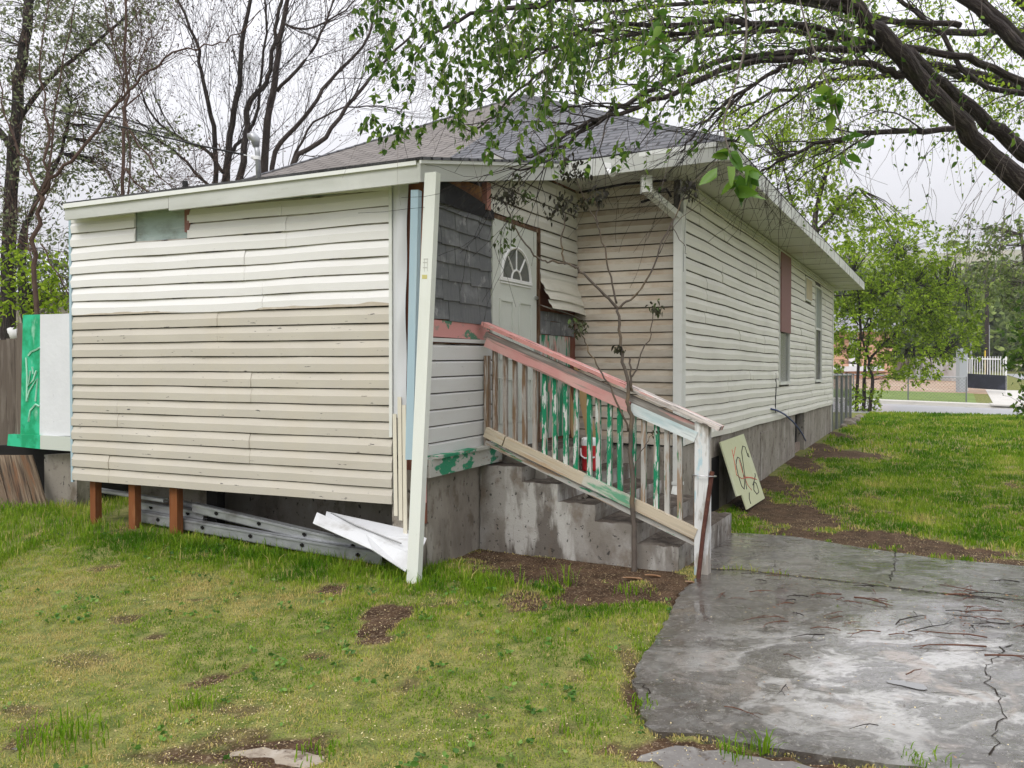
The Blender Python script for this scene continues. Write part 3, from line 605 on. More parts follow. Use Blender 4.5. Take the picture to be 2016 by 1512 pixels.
# siding on the end wall around and above the door
mb = MB(); zdn = 1.98
siding(mb, W_E, 2.47, 8, .02, uDl+.06, ((uDr-.05, uDl+.2, 0, zD1+.03),), seed=6, seams=0, tilt=.0, wave=.003, o=.004)
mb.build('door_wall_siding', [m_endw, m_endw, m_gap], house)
mb = MB()   # peeled bottom courses curling outward
for k in range(3):
    za = 2.50-.105*k; ob, oa = .03+.05*k-.02*(k == 2), .012+.045*k
    zb2 = za-.112+.012*k
    mb.grid(lambda a, b, za=za, zb2=zb2, ob=ob, oa=oa: (W_E.pt(-.10*a*0+.93-(.93+.16)*a, za+(zb2-za)*b+.02*math.sin(a*3)-.03*a*b, (oa+(ob+.03-oa)*b+(.014 if b > .5 else 0))*(1-.35*a)+.012), (a, b*.1)), 12, 5)
mb.grid(lambda a, b: (W_E.pt(.93-(.93+.16)*a, 2.197-.09*a+.02*math.sin(a*3)+.05*b, (.13*(1-b))*(1-.35*a)+.012), (a, b)), 8, 2)
mb.build('peeled_siding', mat('peeled vinyl', (.60, .58, .50), .5, [((.42, .38, .3), (3, 3, 9), .5, .75, .5)]), house, smooth=True)
mb = MB(); r_ = np.random.default_rng(14)
for k, (za, zb2) in enumerate(((2.10, 2.19), (1.965, 2.10))):
    u = .93
    while u > .12:
        wd = r_.uniform(.055, .10) if k == 0 else r_.uniform(.09, .13); un = max(.1, u-wd)
        mb.box(W_E.pt(un+.002, za+r_.uniform(-.004, .004), .006), np.append(W_E.d*(u-un-.004), 0), (0, 0, zb2-za-.004), np.append(W_E.n*(.012+.004*k+r_.uniform(0, .003)), 0)); u = un
mb.build('shake_patch', m_shake, house)
mb = MB(); u = .95
for wd in (.10, .14, .12, .2, .2):
    mb.box(W_E.pt(u-wd+.004, .95, .0), (0, 0, 1.01), np.append(W_E.d*(wd-.006), 0), np.append(W_E.n*.014, 0), uo=u*7); u -= wd
mb.build('painted_boards', mat('green pink white peeling boards', (.42, .42, .38), .75, [((.012, .2, .1), (9, 9, 1.6), .50, .54, .95), ((.5, .27, .24), (7, 7, 2.2), .56, .60, .9), ((.2, .16, .13), (12, 12, 3), .6, .66, .8)], [(50, .4)]), house, .003)
# door
door = MB(); oD = -.02
door.box(W_E.pt(uDr+.05, zD0, oD), np.append(W_E.d*(uDl-uDr-.06), 0), (0, 0, zD1-zD0), np.append(W_E.n*.045, 0))
dob = door.build('door', m_door, house, .004)
ucd = (uDr+.05+uDl-.01)/2; fo = oD+.045; dw = (uDl-uDr-.06)
mb = MB()
def frame_rect(M, u0_, u1_, z0_, z1_, t=.022, pr=.010):
    for (a, b, c, d) in ((u0_, u1_, z0_, z0_+t), (u0_, u1_, z1_-t, z1_), (u0_, u0_+t, z0_+t, z1_-t), (u1_-t, u1_, z0_+t, z1_-t)):
        M.box(W_E.pt(a, c, fo), np.append(W_E.d*(b-a), 0), (0, 0, d-c), np.append(W_E.n*pr, 0))
for s_ in (-1, 1):
    c = ucd+s_*dw*.215
    for (za, zb2) in ((zD0+.22, zD0+.62), (zD0+.78, zD0+1.32)): frame_rect(mb, c-dw*.15, c+dw*.15, za, zb2)
mb.build('door_panels', m_door, dob, .005)
zfb, Rf = zD0+1.50, dw*.33
mb = MB(); arc = [(ucd+Rf*math.cos(t), zfb+Rf*1.05*math.sin(t)) for t in np.linspace(0, math.pi, 25)]
mb.poly([W_E.pt(u, z, fo+.004) for u, z in arc]); gl = mb.build('fanlight_pane', m_glassd, dob)
mb = MB(); mb.tube([W_E.pt(u, z, fo+.006) for u, z in arc], .016, 6); mb.box(W_E.pt(ucd-Rf-.03, zfb-.022, fo), np.append(W_E.d*(2*Rf+.06), 0), (0, 0, .03), np.append(W_E.n*.016, 0))
mb.box(W_E.pt(ucd-Rf-.02, zfb-.045, fo), np.append(W_E.d*(2*Rf+.04), 0), (0, 0, .012), np.append(W_E.n*.010, 0))
r0 = Rf*.33; mb.tube([W_E.pt(ucd+r0*math.cos(t), zfb+r0*math.sin(t), fo+.006) for t in np.linspace(0, math.pi, 13)], .010, 5)
for t in (math.radians(50), math.radians(90), math.radians(130)): mb.tube([W_E.pt(ucd+q*math.cos(t), zfb+q*1.03*math.sin(t), fo+.006) for q in (r0, Rf)], .009, 5)
mb.build('fanlight_frame', m_wplastic, dob)
mb = MB(); mb.box(W_E.pt(uDr+.055, zD0+1.36, fo), np.append(W_E.d*.035, 0), (0, 0, .03), np.append(W_E.n*.02, 0)); mb.box(W_E.pt(uDr+.065, zD0+1.37, fo+.02), np.append(W_E.d*.05, 0), (0, 0, .008), np.append(W_E.n*.01, 0)); mb.build('latch', m_steel, dob, .002)
mb = MB(); mb.box(W_E.pt(uDr-.06, zD0+.83, fo), np.append(W_E.d*.16, 0), (0, 0, .06), np.append(W_E.n*.012, 0)); mb.tube([W_E.pt(uDr-.01, zD0+.815, fo+.018), W_E.pt(uDr-.01, zD0+.905, fo+.018)], .010, 8); mb.build('hasp', m_steel, dob, .002)
mb = MB(); r_ = np.random.default_rng(21)
for k in range(14):
    za = zD0+k*.146; mb.box(W_E.pt(uDr-.015+r_.uniform(-.012, .008), za, .0), (0, 0, .15), np.append(W_E.d*(.032), 0), np.append(W_E.n*(.03+r_.uniform(0, .01)), 0))
mb.box(W_E.pt(uDr-.01, zD0, -.01), (0, 0, 2.03), np.append(W_E.d*.05, 0), np.append(W_E.n*.028, 0)); mb.box(W_E.pt(uDr-.03, zD1+.0, .0), np.append(W_E.d*(uDl-uDr+.03), 0), (0, 0, .035), np.append(W_E.n*.03, 0))
mb.build('door_frame', m_rot, house, .002)
# -- facing wall and long side wall
LC = 1.13; zb = .86
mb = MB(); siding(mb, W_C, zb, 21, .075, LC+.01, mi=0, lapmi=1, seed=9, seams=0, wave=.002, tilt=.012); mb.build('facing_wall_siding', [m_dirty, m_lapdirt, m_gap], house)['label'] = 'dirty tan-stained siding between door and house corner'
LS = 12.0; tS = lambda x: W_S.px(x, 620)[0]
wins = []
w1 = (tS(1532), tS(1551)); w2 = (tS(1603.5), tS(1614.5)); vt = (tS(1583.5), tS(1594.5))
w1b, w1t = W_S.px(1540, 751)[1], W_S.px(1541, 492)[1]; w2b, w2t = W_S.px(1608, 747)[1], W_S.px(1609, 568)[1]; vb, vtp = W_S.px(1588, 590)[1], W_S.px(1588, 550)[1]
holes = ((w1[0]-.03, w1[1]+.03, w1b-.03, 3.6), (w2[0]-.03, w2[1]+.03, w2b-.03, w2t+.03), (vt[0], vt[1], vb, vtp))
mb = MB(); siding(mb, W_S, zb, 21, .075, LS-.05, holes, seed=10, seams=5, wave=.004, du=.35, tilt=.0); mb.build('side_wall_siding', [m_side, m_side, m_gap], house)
mb = MB()
for W, L0, L1 in ((W_C, 0.02, LC+.05), (W_S, 0.02, LS)): mb.box(W.pt(L0, zb, -.05), np.append(W.d*(L1-L0), 0), (0, 0, 2.7), np.append(W.n*.03, 0))
mb.build('sheathing', mat('grey sheathing', (.16, .15, .14), .8), house)
# windows
def sash(u0_, u1_, z0_, z1_, split, mfr, mgl, name='window', depth=.03):
    f = MB()
    for (a, b, c, d, pr) in ((u0_-.035, u1_+.035, z0_-.05, z0_, .05), (u0_-.035, u0_, z0_, z1_, .035), (u1_, u1_+.035, z0_, z1_, .035), (u0_-.035, u1_+.035, z1_, z1_+.035, .035), (u0_, u1_, split-.02, split+.02, .022)):
        f.box(W_S.pt(a, c, -.02), np.append(W_S.d*(b-a), 0), (0, 0, d-c), np.append(W_S.n*(pr+.02), 0))
    fo_ = f.build(name, mfr, house, .003)
    g = MB(); g.poly([W_S.pt(u0_, z0_, .0), W_S.pt(u1_, z0_, .0), W_S.pt(u1_, z1_, .0), W_S.pt(u0_, z1_, .0)]); g.build('pane', mgl, fo_); return fo_
sash(w1[0], w1[1], w1b, w1t-.05, (w1b+w1t)/2-.1, m_trim, m_glassd)
s2 = sash(w2[0], w2[1], w2b, w2t, (w2b+w2t)/2+.1, m_trim, m_glass)
mb = MB(); mb.poly([W_S.pt(w2[0], (w2b+w2t)/2+.12, .004), W_S.pt(w2[1], (w2b+w2t)/2+.12, .004), W_S.pt(w2[1], w2t, .004), W_S.pt(w2[0], w2t, .004)]); mb.build('blind', mat('grey green blind', (.26, .29, .26), .7), s2)
zc1 = W_S.px(1541, 655)[1]
mb = MB(); mb.box(W_S.pt(w1[0]-.02, zc1, .035), (0, 0, w1t-zc1), np.append(W_S.d*(w1[1]-w1[0]+.0), 0), np.append(W_S.n*.02, 0)); mb.build('window_board', mat('mauve brown board', (.23, .125, .115), .7, [((.24, .13, .12), 2, .4, .7, .6)]), house, .004)
mb = MB(); mb.box(W_S.pt(vt[0]-.03, vb-.03, .0), np.append(W_S.d*(vt[1]-vt[0]+.06), 0), (0, 0, vtp-vb+.06), np.append(W_S.n*.035, 0))
vo = mb.build('wall_vent', m_trim, house, .004); mb = MB()
mb.box(W_S.pt(vt[0], vb, .036), np.append(W_S.d*(vt[1]-vt[0]), 0), (0, 0, vtp-vb), np.append(W_S.n*.006, 0)); mb.build('vent_cover', mat('vent tan', (.5, .44, .3), .7), vo)
mb = MB(); uc_ = tS(1525); mb.tube([W_S.pt(uc_, W_S.px(1522, 735)[1], .02), W_S.pt(uc_+.03, W_S.px(1524, 760)[1], .024), W_S.pt(uc_-.02, W_S.px(1524, 790)[1], .022), W_S.pt(uc_-.01, W_S.px(1524, 812)[1], .022)], .008, 5); mb.build('torn_seam', m_void, house)
# foundation
mb = MB(); u1w, u2w = tS(1568), tS(1586)
def fbox(W, a, b, o0, o1, z0_=-.25, z1_=zb-.015): mb.box(W.pt(a, z0_, o0), np.append(W.d*(b-a), 0), (0, 0, z1_-z0_), np.append(W.n*(o1-o0), 0))
fbox(W_S, .0, u1w, -.3, -.015); fbox(W_S, u2w, LS-.02, -.3, -.012); fbox(W_S, u1w, u2w, -.3, -.16); fbox(W_C, -.0, LC+.3, -.3, -.03); fbox(W_S, tS(1500)-.0, tS(1528), -.015, -.002, -.2, zb-.13)
mb.build('foundation', m_found, house, .008)
mb = MB(); fbox(W_E, -.1, uCn-.0, -.3, -.012, -.1, .85); mb.box(W_F.pt(.02, -.1, -.9), (0, 0, .93), np.append(W_F.d*2.6, 0), np.append(W_F.n*.16, 0)); mb.box(W_F.pt(2.45, -.1, -.55), (0, 0, .85), np.append(W_F.d*.9, 0), np.append(W_F.n*.16, 0))
mb.box(W_F.pt(.0, -.1, -.88), (0, 0, .93), np.append(W_F.d*.08, 0), np.append(W_F.n*.84, 0))
mb.build('foundation', m_found, house, .008)['label'] = 'stained concrete foundation under the addition'
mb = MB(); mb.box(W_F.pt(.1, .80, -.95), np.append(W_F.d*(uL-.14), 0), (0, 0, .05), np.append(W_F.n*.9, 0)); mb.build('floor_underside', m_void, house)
for x_, x2_, yb in ((163, 184, 1018), (237, 262, 1043), (315, 345, 1030)):
    a = W_F.px(x2_, 980, -.03)[0]; b = W_F.px(x_, 980, -.03)[0]; mb = MB(); mb.box(W_F.pt(a, -.05, -.03-.09), (0, 0, .80), np.append(W_F.d*(b-a)*.5, 0), np.append(W_F.n*.07, 0)); mb.build('support_post', m_orangew, house, .004)
mb = MB(); mb.box(W_F.pt(2.24, .05, -.35), (0, 0, .75), np.append(W_F.d*.12, 0), np.append(W_F.n*.1, 0)); mb.build('support_post', m_void, house, .004)
# corner trim, downspout, gutter elbow, lights
mb = MB()
mb.box(W_S.pt(-.03, zb, .0), (0, 0, 2.65), np.append(W_S.d*.105, 0), np.append(W_S.n*.03, 0)); mb.box(W_C.pt(-.03, zb, .0), (0, 0, 2.65), np.append(W_C.d*.03, 0), np.append(W_C.n*.03, 0))
mb.build('corner_trim', m_trim, house, .004); mb = MB(); mb.box(W_S.pt(LS-.09, zb, .0), (0, 0, 2.65), np.append(W_S.d*.1, 0), np.append(W_S.n*.03, 0)); mb.build('corner_trim', m_trim, house, .004)
ds = MB(); ds.box(W_C.pt(-.035, .43, .032), (0, 0, 2.72), np.append(W_C.d*.085, 0), np.append(W_C.n*.06, 0)); ds.beam(W_C.pt(.008, .46, .06), W_C.pt(.008, .33, .16), .085, .06); ds.box(W_C.pt(-.045, .48, .028), (0, 0, .03), np.append(W_C.d*.105, 0), np.append(W_C.n*.07, 0))
dso = ds.build('downspout', m_trim, house, .006)
mb = MB(); pe = W_C.pt(.19, 3.46, .50); mb.box(pe-np.array([.05, .04, .16]), (.10, 0, 0), (0, .10, 0), (0, 0, .16)); mb.beam(pe+np.array([.02, .02, -.14]), W_C.pt(.01, 3.13, .06), .085, .06); mb.build('gutter_elbow', m_trim, dso, .006)
mb = MB(); mb.box(P(1190, 330, 7.9), (.06, -.03, -.015), (.02, .03, 0), (0, 0, .05)); mb.tube([P(1196, 334, 7.85), P(1207, 342, 7.78)], [.014, .036], 10); mb.build('flood_light', m_wplastic, house)
mb = MB(); q = [P(1262, 398, 8.2), P(1282, 392, 8.15), P(1298, 378, 8.15), P(1312, 372, 8.1), P(1322, 388, 8.1)]; mb.tube(q, .012, 6); mb.tube([P(1140, 379, 8.35), P(1230, 362, 8.2), P(1312, 355, 8.0)], .012, 6); mb.tube([P(1281, 371, 8.15), P(1281, 395, 8.15)], .02, 6); mb.build('electrical_cable', m_void, house)
# -- eaves and roofs
ZE, ZT, OV = 3.50, 3.655, .6
def hp(a, b, z): q = P0+D2*a+D1*b; return np.array([q[0], q[1], z])      # a: left across the house, b: along it
WID, LEN = 8.46, 13.2; aR, aL, bF, bB = -OV, WID-OV, -OV, LEN-OV
pk = hp(aR+WID/2, bF+WID/2, 5.99); pk2 = hp(aR+WID/2, bB-WID/2, 5.99)
def roofplane(M, pts, eave0, eave1):
    e = nrm(np.array(eave1)-np.array(eave0)); g0 = np.array(pts[2])-np.array(eave0); g = nrm(g0-np.dot(g0, e)*e)
    M.poly(pts, [(np.dot(np.array(p)-eave0, e), np.dot(np.array(p)-eave0, g)) for p in pts])
zt_ = ZT+.012; e = .03
cs_ = [hp(aR-e, bF-e, zt_), hp(aL+e, bF-e, zt_), hp(aL+e, bB+e, zt_), hp(aR-e, bB+e, zt_)]
csm = cs_[0]+(cs_[1]-cs_[0])*(3.1/WID); pm_ = [csm+(pk-csm)*t+np.append(D2*a, 0) for t, a in ((0, 0), (.2, .12), (.4, -.05), (.6, .1), (.8, .02))]
mb = MB(); roofplane(mb, [cs_[1], csm]+pm_[1:]+[pk], cs_[1], csm); mb.mi[-1] = 1; i_ = len(mb.uv); roofplane(mb, [csm, cs_[0], pk]+pm_[:0:-1], csm, cs_[0]); roofplane(mb, [cs_[0], cs_[3], pk2, pk], cs_[0], cs_[3]); roofplane(mb, [cs_[2], cs_[1], pk, pk2], cs_[2], cs_[1]); mb.mi[-1] = 1; roofplane(mb, [cs_[3], cs_[2], pk2], cs_[3], cs_[2])
rf = mb.build('roof', [m_roof, m_roofb], house); so = rf.modifiers.new('thick', 'SOLIDIFY'); so.thickness = .02; so.offset = -1
mb = MB(); r_ = np.random.default_rng(5)       # ragged shingle edge and hip caps
for (p, q) in ((pk, cs_[0]), (pk, cs_[1]), (pk, pk2), (pk2, cs_[3])):
    L = np.linalg.norm(q-p); n = int(L/.14); d = (q-p)/n; sd_ = nrm(np.cross(d, (0, 0, 1)))
    for k in range(n):
        c = p+d*k; c2 = c+d*1.25
        for s_ in (-1, 1): mb.poly([c+np.array([0, 0, .010]), c2+np.array([0, 0, .015]), c2+sd_*s_*.10+np.array([0, 0, -.026]), c+sd_*s_*.10+np.array([0, 0, -.031])][::s_])
mb.build('hip_caps', m_roof, rf)
mb = MB()
def eave(M, p, q, outn, z0, z1, th=.025): M.box((p[0], p[1], z0), (q[0]-p[0], q[1]-p[1], (q[2]-p[2]) if len(q) > 2 else 0), (outn[0]*th, outn[1]*th, 0), (0, 0, z1-z0))
k0 = hp(aR, bF, 0); k1 = hp(aR, bB, 0); k2 = hp(1.09, bF, 0)
eave(mb, k0, k2, -D1, ZE-.01, ZT); fo1 = mb.build('fascia', m_fascia, house, .003)
mb = MB(); eave(mb, k0-np.append(D1*.02, 0), k1, -D2, ZE-.01, ZT); mb.build('fascia', m_peel, house, .003)['label'] = 'peeling black-streaked fascia along the side eave'
mb = MB(); eave(mb, k0+np.append(D2*.02-D1*.025, 0), k2, -D1, ZT-.035, ZT+.008, .012); mb.build('drip_edge', m_lip, fo1)
mb = MB()
mb.poly([hp(aR, bF, ZE), hp(0, 0, ZE+.006), hp(1.12, 0, ZE+.006), hp(1.12, bF, ZE)]); 
n = 33
for k in range(n):
    b0, b1 = bF+(LEN)*k/n, bF+(LEN)*(k+1)/n; zz = ZE+(k % 2)*.004
    mb.poly([hp(aR, b0, zz), hp(aR, b1, zz), hp(0, b1, zz+.008), hp(0, b0, zz+.008)])
mb.poly([hp(aR, bB, ZE), hp(aL, bB, ZE), hp(aL, bB-OV, ZE), hp(0, bB-OV, ZE)])
mb.build('soffit', m_soffit, house)
mb = MB(); mb.box(W_S.pt(0, 3.42, .018), np.append(W_S.d*LS, 0), (0, 0, .075), np.append(W_S.n*.02, 0)); mb.box(W_S.pt(0, 3.47, .04), np.append(W_S.d*LS, 0), (0, 0, .025), np.append(W_S.n*.02, 0)); mb.build('frieze_trim', m_soffit, house, .003)
# addition: fascia, rake and lean-to roof
fR, fL = P(825, 318, 5.97), P(133, 405, 7.5); rk = hp(1.02, bF-.02, ZT); rk[2] = 3.64
mid = P(370, 380, 6.85)
def board(M, p, q, h, th, outn): M.box(p-np.array([0, 0, h]), q-p, (0, 0, h), (outn[0]*th, outn[1]*th, 0))
mb = MB(); pm = fR+(fL-fR)*.655
board(mb, fR, pm, .155, .03, W_F.n); board(mb, pm+(fL-fR)*.0015-np.array([0, 0, .01]), fL-np.array([0, 0, .01]), .125, .028, W_F.n); fo2 = mb.build('fascia', m_fascia, house, .004)
mb = MB(); board(mb, fR+np.append(W_F.n*.03, .012), fL+np.append(W_F.n*.03, .012), .045, .018, W_F.n); mb.build('drip_edge', m_lip, fo2, .003)
mb = MB(); board(mb, fR+np.append(W_F.n*.03, 0), rk, .155, .03, np.array([.883, -.469])); fo3 = mb.build('rake_fascia', m_fascia, house, .004)
en = np.array([.883, -.469]); mb = MB(); board(mb, fR+np.append(W_F.n*.045+en*.03, .012), rk+np.append(en*.03, .012), .04, .016, en); mb.build('drip_edge', m_lip, fo3, .003)
rl = fL+np.append(D1*1.95, .36); mb = MB(); sh = [fR+np.append(W_F.n*.05+en*.05, .018), fL+np.append(W_F.n*.05, .018)+(fL-fR)*.008, rl, rk+np.append(D1*.12+en*.05, .05)]
roofplane(mb, [sh[1], sh[0], sh[3], sh[2]], sh[1], sh[0]); o_ = mb.build('addition_roof', m_roof, house); sm_ = o_.modifiers.new('thick', 'SOLIDIFY'); sm_.thickness = .022; sm_.offset = -1
mb = MB(); mb.poly([fR-np.array([0, 0, .10]), fL-np.array([0, 0, .09]), W_F.pt(uL, 3.03, -.02), W_F.pt(0, 3.03, -.02)]); mb.build('soffit', m_soffit, house)
mb = MB(); mb.box(W_E.pt(uDl+.05, 3.02, -.03), np.append(W_E.d*(uCn-uDl-.06), 0), (0, 0, .14), np.append(W_E.n*.03, 0)); mb.build('exposed_plywood', mat('orange plywood edge', (.26, .13, .05), .8, [((.12, .05, .03), 9, .45, .6, .8)]), house)
mb = MB(); mb.beam(W_E.pt(uDl+.09, 2.97, .02), W_E.pt(uDl+.09, 3.2, .02), .07, .05, (.8, -.4, 0)); mb.build('rafter_end', mat('dull pink wood', (.36, .17, .14), .8), house, .003)
# back and left sides, so the house is closed
mb = MB(); mb.box(W_F.pt(uL-.03, .6, -.05), (0, 0, 2.45), np.append(W_F.n*-2.0, 0), np.append(W_F.d*.03, 0)); mb.box(hp(WID-1.2, .0, .0), (0, 0, 3.5), np.append(D1*12, 0), np.append(D2*.03, 0)); mb.box(hp(0, 12.0-.06, .0), (0, 0, 3.5), np.append(D2*7.26, 0), np.append(D1*.03, 0))
mb.box(hp(1.2, .1, 0), (0, 0, 3.5), np.append(D2*6.0, 0), np.append(D1*.03, 0)); mb.build('back_walls', m_side, house)
# vent mast and black pipe on the addition roof
Y_ = 9.0
mb = MB(); mb.tube([P(510, 363, Y_), P(507, 300, Y_), P(505, 288, Y_)], .028, 10); mb.tube([P(505, 290, Y_), P(503, 275, Y_), P(497, 268, Y_), P(488, 268, Y_)], [.032, .052, .052, .03], 10); mo = mb.build('service_mast', m_metal, house, smooth=True)
mb = MB(); mb.tube([P(507, 311, Y_), P(495, 309, Y_)], .02, 8); mb.tube([P(506, 308, Y_), P(506, 315, Y_)], .04, 10); mb.tube([P(480, 305, Y_), P(492, 307, Y_)], .006, 5); mb.build('insulator', m_wplastic, mo)
mb = MB(); mb.tube([P(367, 385, 7.9), P(364, 357, 7.9)], .027, 10); mb.build('vent_pipe', m_black, house)

# ---------------- steps, railing and the things around them ----------------
RP = W_E.pt(2.026, 0)[:2]
W_R = Wall(RP, -D2, -D1)                     # near side of the steps, u runs down the flight
us = lambda x, y=1000: W_R.px(x, y)[0]
lev = [(us(960), us(1027), .815, 1.0), (us(1025), us(1099), .695, 1.3), (us(1097), us(1171), .555, 1.7), (us(1169), us(1256), .425, 1.72), (us(1254), us(1335, 1100), .285, 1.76)]
m_n = m_step
steps = thing('concrete_steps', 'stained crumbling concrete steps leading up to the white door', 'steps', (*W_R.pt(.9, 0)[:2], .1))
def rough_prism(M, prof, o0, o1, seed, amp=.004, nz=14):
    r = np.random.default_rng(seed); pts = []
    for i in range(len(prof)):
        a, b = np.array(prof[i]), np.array(prof[(i+1) % len(prof)]); n = max(1, int(np.hypot(*(b-a))/.05))
        for k in range(n): pts.append(a+(b-a)*k/n+(r.normal(0, amp, 2) if k else 0))
    def off(p, j, q): return amp*1.0*(vn(p[0]*1.+j*.13+q, p[1]+j*.1, .12, seed)-.5)*2
    N_ = len(pts); base = len(M.v)
    rows = []
    for j in range(nz+1):
        o_ = o0+(o1-o0)*j/nz; rows.append([W_R.pt(p[0]+off(p, j, 0), p[1]+off(p, j, 5), o_) for p in pts])
    for j in range(nz):
        for i in range(N_):
            i2 = (i+1) % N_; t_ = pts[i2]-pts[i]; M.poly([rows[j][i], rows[j+1][i], rows[j+1][i2], rows[j][i2]], None, 1 if t_[0] > abs(t_[1])*1.5 else 0)
    c0 = [(p[0], p[1]) for p in pts]
    M.poly([q for q in rows[0]][::-1]); M.poly(rows[nz])
mb = MB(); prof = [(0.0, -.15), (0.0, lev[0][2])]
for (a, b, z, w_) in lev: prof += [(a if z != lev[0][2] else .0, z), (b, z-.006)]
prof = [(0, -.15), (0, .815)]
for i, (a, b, z, w_) in enumerate(lev): prof += [(b, z)]+([(b-.004, lev[i+1][2])] if i < 4 else [(b+.006, -.15)])
rough_prism(mb, prof, -1.70, 0., 3); mb.build('stair_flight', [m_n, m_tread], steps)
mb = MB(); rough_prism(mb, [(0, .3), (0, .925), (us(1046), .925), (us(1050), .3)], -1.72, -.26, 5); mb.build('landing', [m_found, m_tread], steps)
mb = MB(); r_ = np.random.default_rng(8)
for k in range(9):   # broken chunks on the third tread
    c = W_R.pt(us(1112+k*6), .565+r_.uniform(.0, .02), -.16-r_.uniform(0, .25)); s_ = r_.uniform(.02, .05)
    a = nrm(r_.normal(size=3)); b = nrm(np.cross(a, r_.normal(size=3))); mb.box(c, a*s_*1.6, b*s_, np.cross(a, b)*s_*.8)
mb.build('broken_chunks', m_found, steps, .004)
rail = thing('stair_railing', 'worn wooden stair railing with peeling pink, white and green paint', 'railing', (*W_R.pt(1.9, 0)[:2], .1))
def rz(x, y, o=.02): u, z = W_R.px(x, y, o); return W_R.pt(u, z, o)
def railseg(M, x0, y0, x1, y1, ht, wd, o, uo=0): 
    a, b = rz(x0, y0, o), rz(x1, y1, o); M.beam(a-np.array([0, 0, ht/2]), b-np.array([0, 0, ht/2]), wd, ht, uo=uo)
mb = MB(); railseg(mb, 955, 634, 1237, 757, .032, .13, .02); mb.build('cap_rail', m_flakep, rail, .004)
mb = MB(); railseg(mb, 1237, 757, 1420, 839, .032, .13, .02, 3); mb.build('cap_rail', m_flake, rail, .004)
mb = MB(); railseg(mb, 957, 652, 1372, 835, .055, .04, .035); mb.build('upper_rail', m_greycap, rail, .004)
mb = MB(); railseg(mb, 957, 664, 1239, 795-4, .078, .03, .055); mb.build('side_board', m_pink, rail, .003)
mb = MB(); railseg(mb, 1241, 797-4, 1371, 850, .078, .028, .053); mb.build('side_board', m_whiterail, rail, .003)['label'] = 'flaking white and pale blue lower end of the side board'
mb = MB(); railseg(mb, 957, 840, 993, 858, .085, .045, .045); railseg(mb, 995, 859, 1150, 933, .085, .045, .045, 2); mb.build('bottom_rail', m_lowrail, rail, .004)
mb = MB(); railseg(mb, 1150, 933, 1250, 982, .082, .045, .045, 4); mb.build('bottom_rail', m_lowrailg, rail, .003)
mb = MB(); railseg(mb, 1250, 982, 1371, 1040, .082, .045, .045, 7); mb.build('bottom_rail', m_lowrail, rail, .004)
mb = MB(); railseg(mb, 957, 866, 1371, 1064, .04, .03, .025, 5); mb.build('lower_strip', m_greyb, rail, .003)
bx = [975, 995, 1014, 1033, 1053, 1072, 1092, 1114, 1134, 1161, 1178.5, 1200, 1221, 1246, 1267, 1292, 1314, 1339]
r_ = np.random.default_rng(6)
for i, x in enumerate(bx):
    zt2 = rz(x, 634+(x-955)*.4405+26, .02)[2]; zb2 = rz(x, 866+(x-957)*.478-22, .02)[2]; u = W_R.px(x, 900, .02)[0]
    mb = MB(); ln = r_.uniform(-.006, .006); mb.box(W_R.pt(u-.018, zb2, .0), W_R.pt(u-.018+ln, zt2, .0)-W_R.pt(u-.018, zb2, .0), np.append(W_R.d*.036, 0), np.append(W_R.n*.032, 0), uo=i*3.7)
    mb.build('baluster', m_brownb if i < 5 else (m_greenb if i in (5, 6, 7, 8, 9, 10, 11, 12, 13, 15) else m_greyb), rail, .003)
mb = MB(); q = rz(960, 700, .02); mb.box(W_R.pt(W_R.px(960, 700, 0)[0]-.02, .97, -.02), (0, 0, q[2]-.97+.0), np.append(W_R.d*.04, 0), np.append(W_R.n*.05, 0)); mb.build('wall_post', m_brownb, rail, .003)
mb = MB(); u = W_R.px(1384, 950, .02)[0]; mb.box(W_R.pt(u-.052, .0, -.03), (0, 0, 1.235), np.append(W_R.d*.10, 0), np.append(W_R.n*.09, 0)); mb.build('newel_post', m_post, rail, .005)
mb = MB(); mb.box(W_R.pt(u-.085, .35, -.09), (0, 0, .84), np.append(W_R.d*.03, 0), np.append(W_R.n*.05, 0), uo=2); mb.build('brace_board', m_brownb, rail, .003)
D = float(W_R.pt(u, 0, .08)[1])
rod = thing('iron_rod', 'rusty iron rod wired to the railing post', 'rod', gp(1374, 1140))
mb = MB(); mb.tube([gp(1373, 1142)-np.array([0, 0, .05]), P(1385, 1045, D-.03), P(1402, 928, D-.0)], [.016, .016, .017], 8); mb.build('rod', m_rust, rod)
mb = MB(); c = W_R.pt(u, P(1390, 938, D)[2], .02); ring = [c+np.append(W_R.d*(.085*math.cos(t)+.01), 0)+np.append(W_R.n*.075*math.sin(t), 0)+np.array([0, 0, .006*math.sin(t)]) for t in np.linspace(0, 2*math.pi, 24)]
mb.tube(ring, .0045, 5); mb.tube([ring[14], ring[14]+np.array([-.02, -.03, .03]), ring[14]+np.array([.02, -.05, -.02]), ring[14]+np.array([.05, -.05, -.04])], .003, 4); mb.build('tie_wire', m_steel, rod)
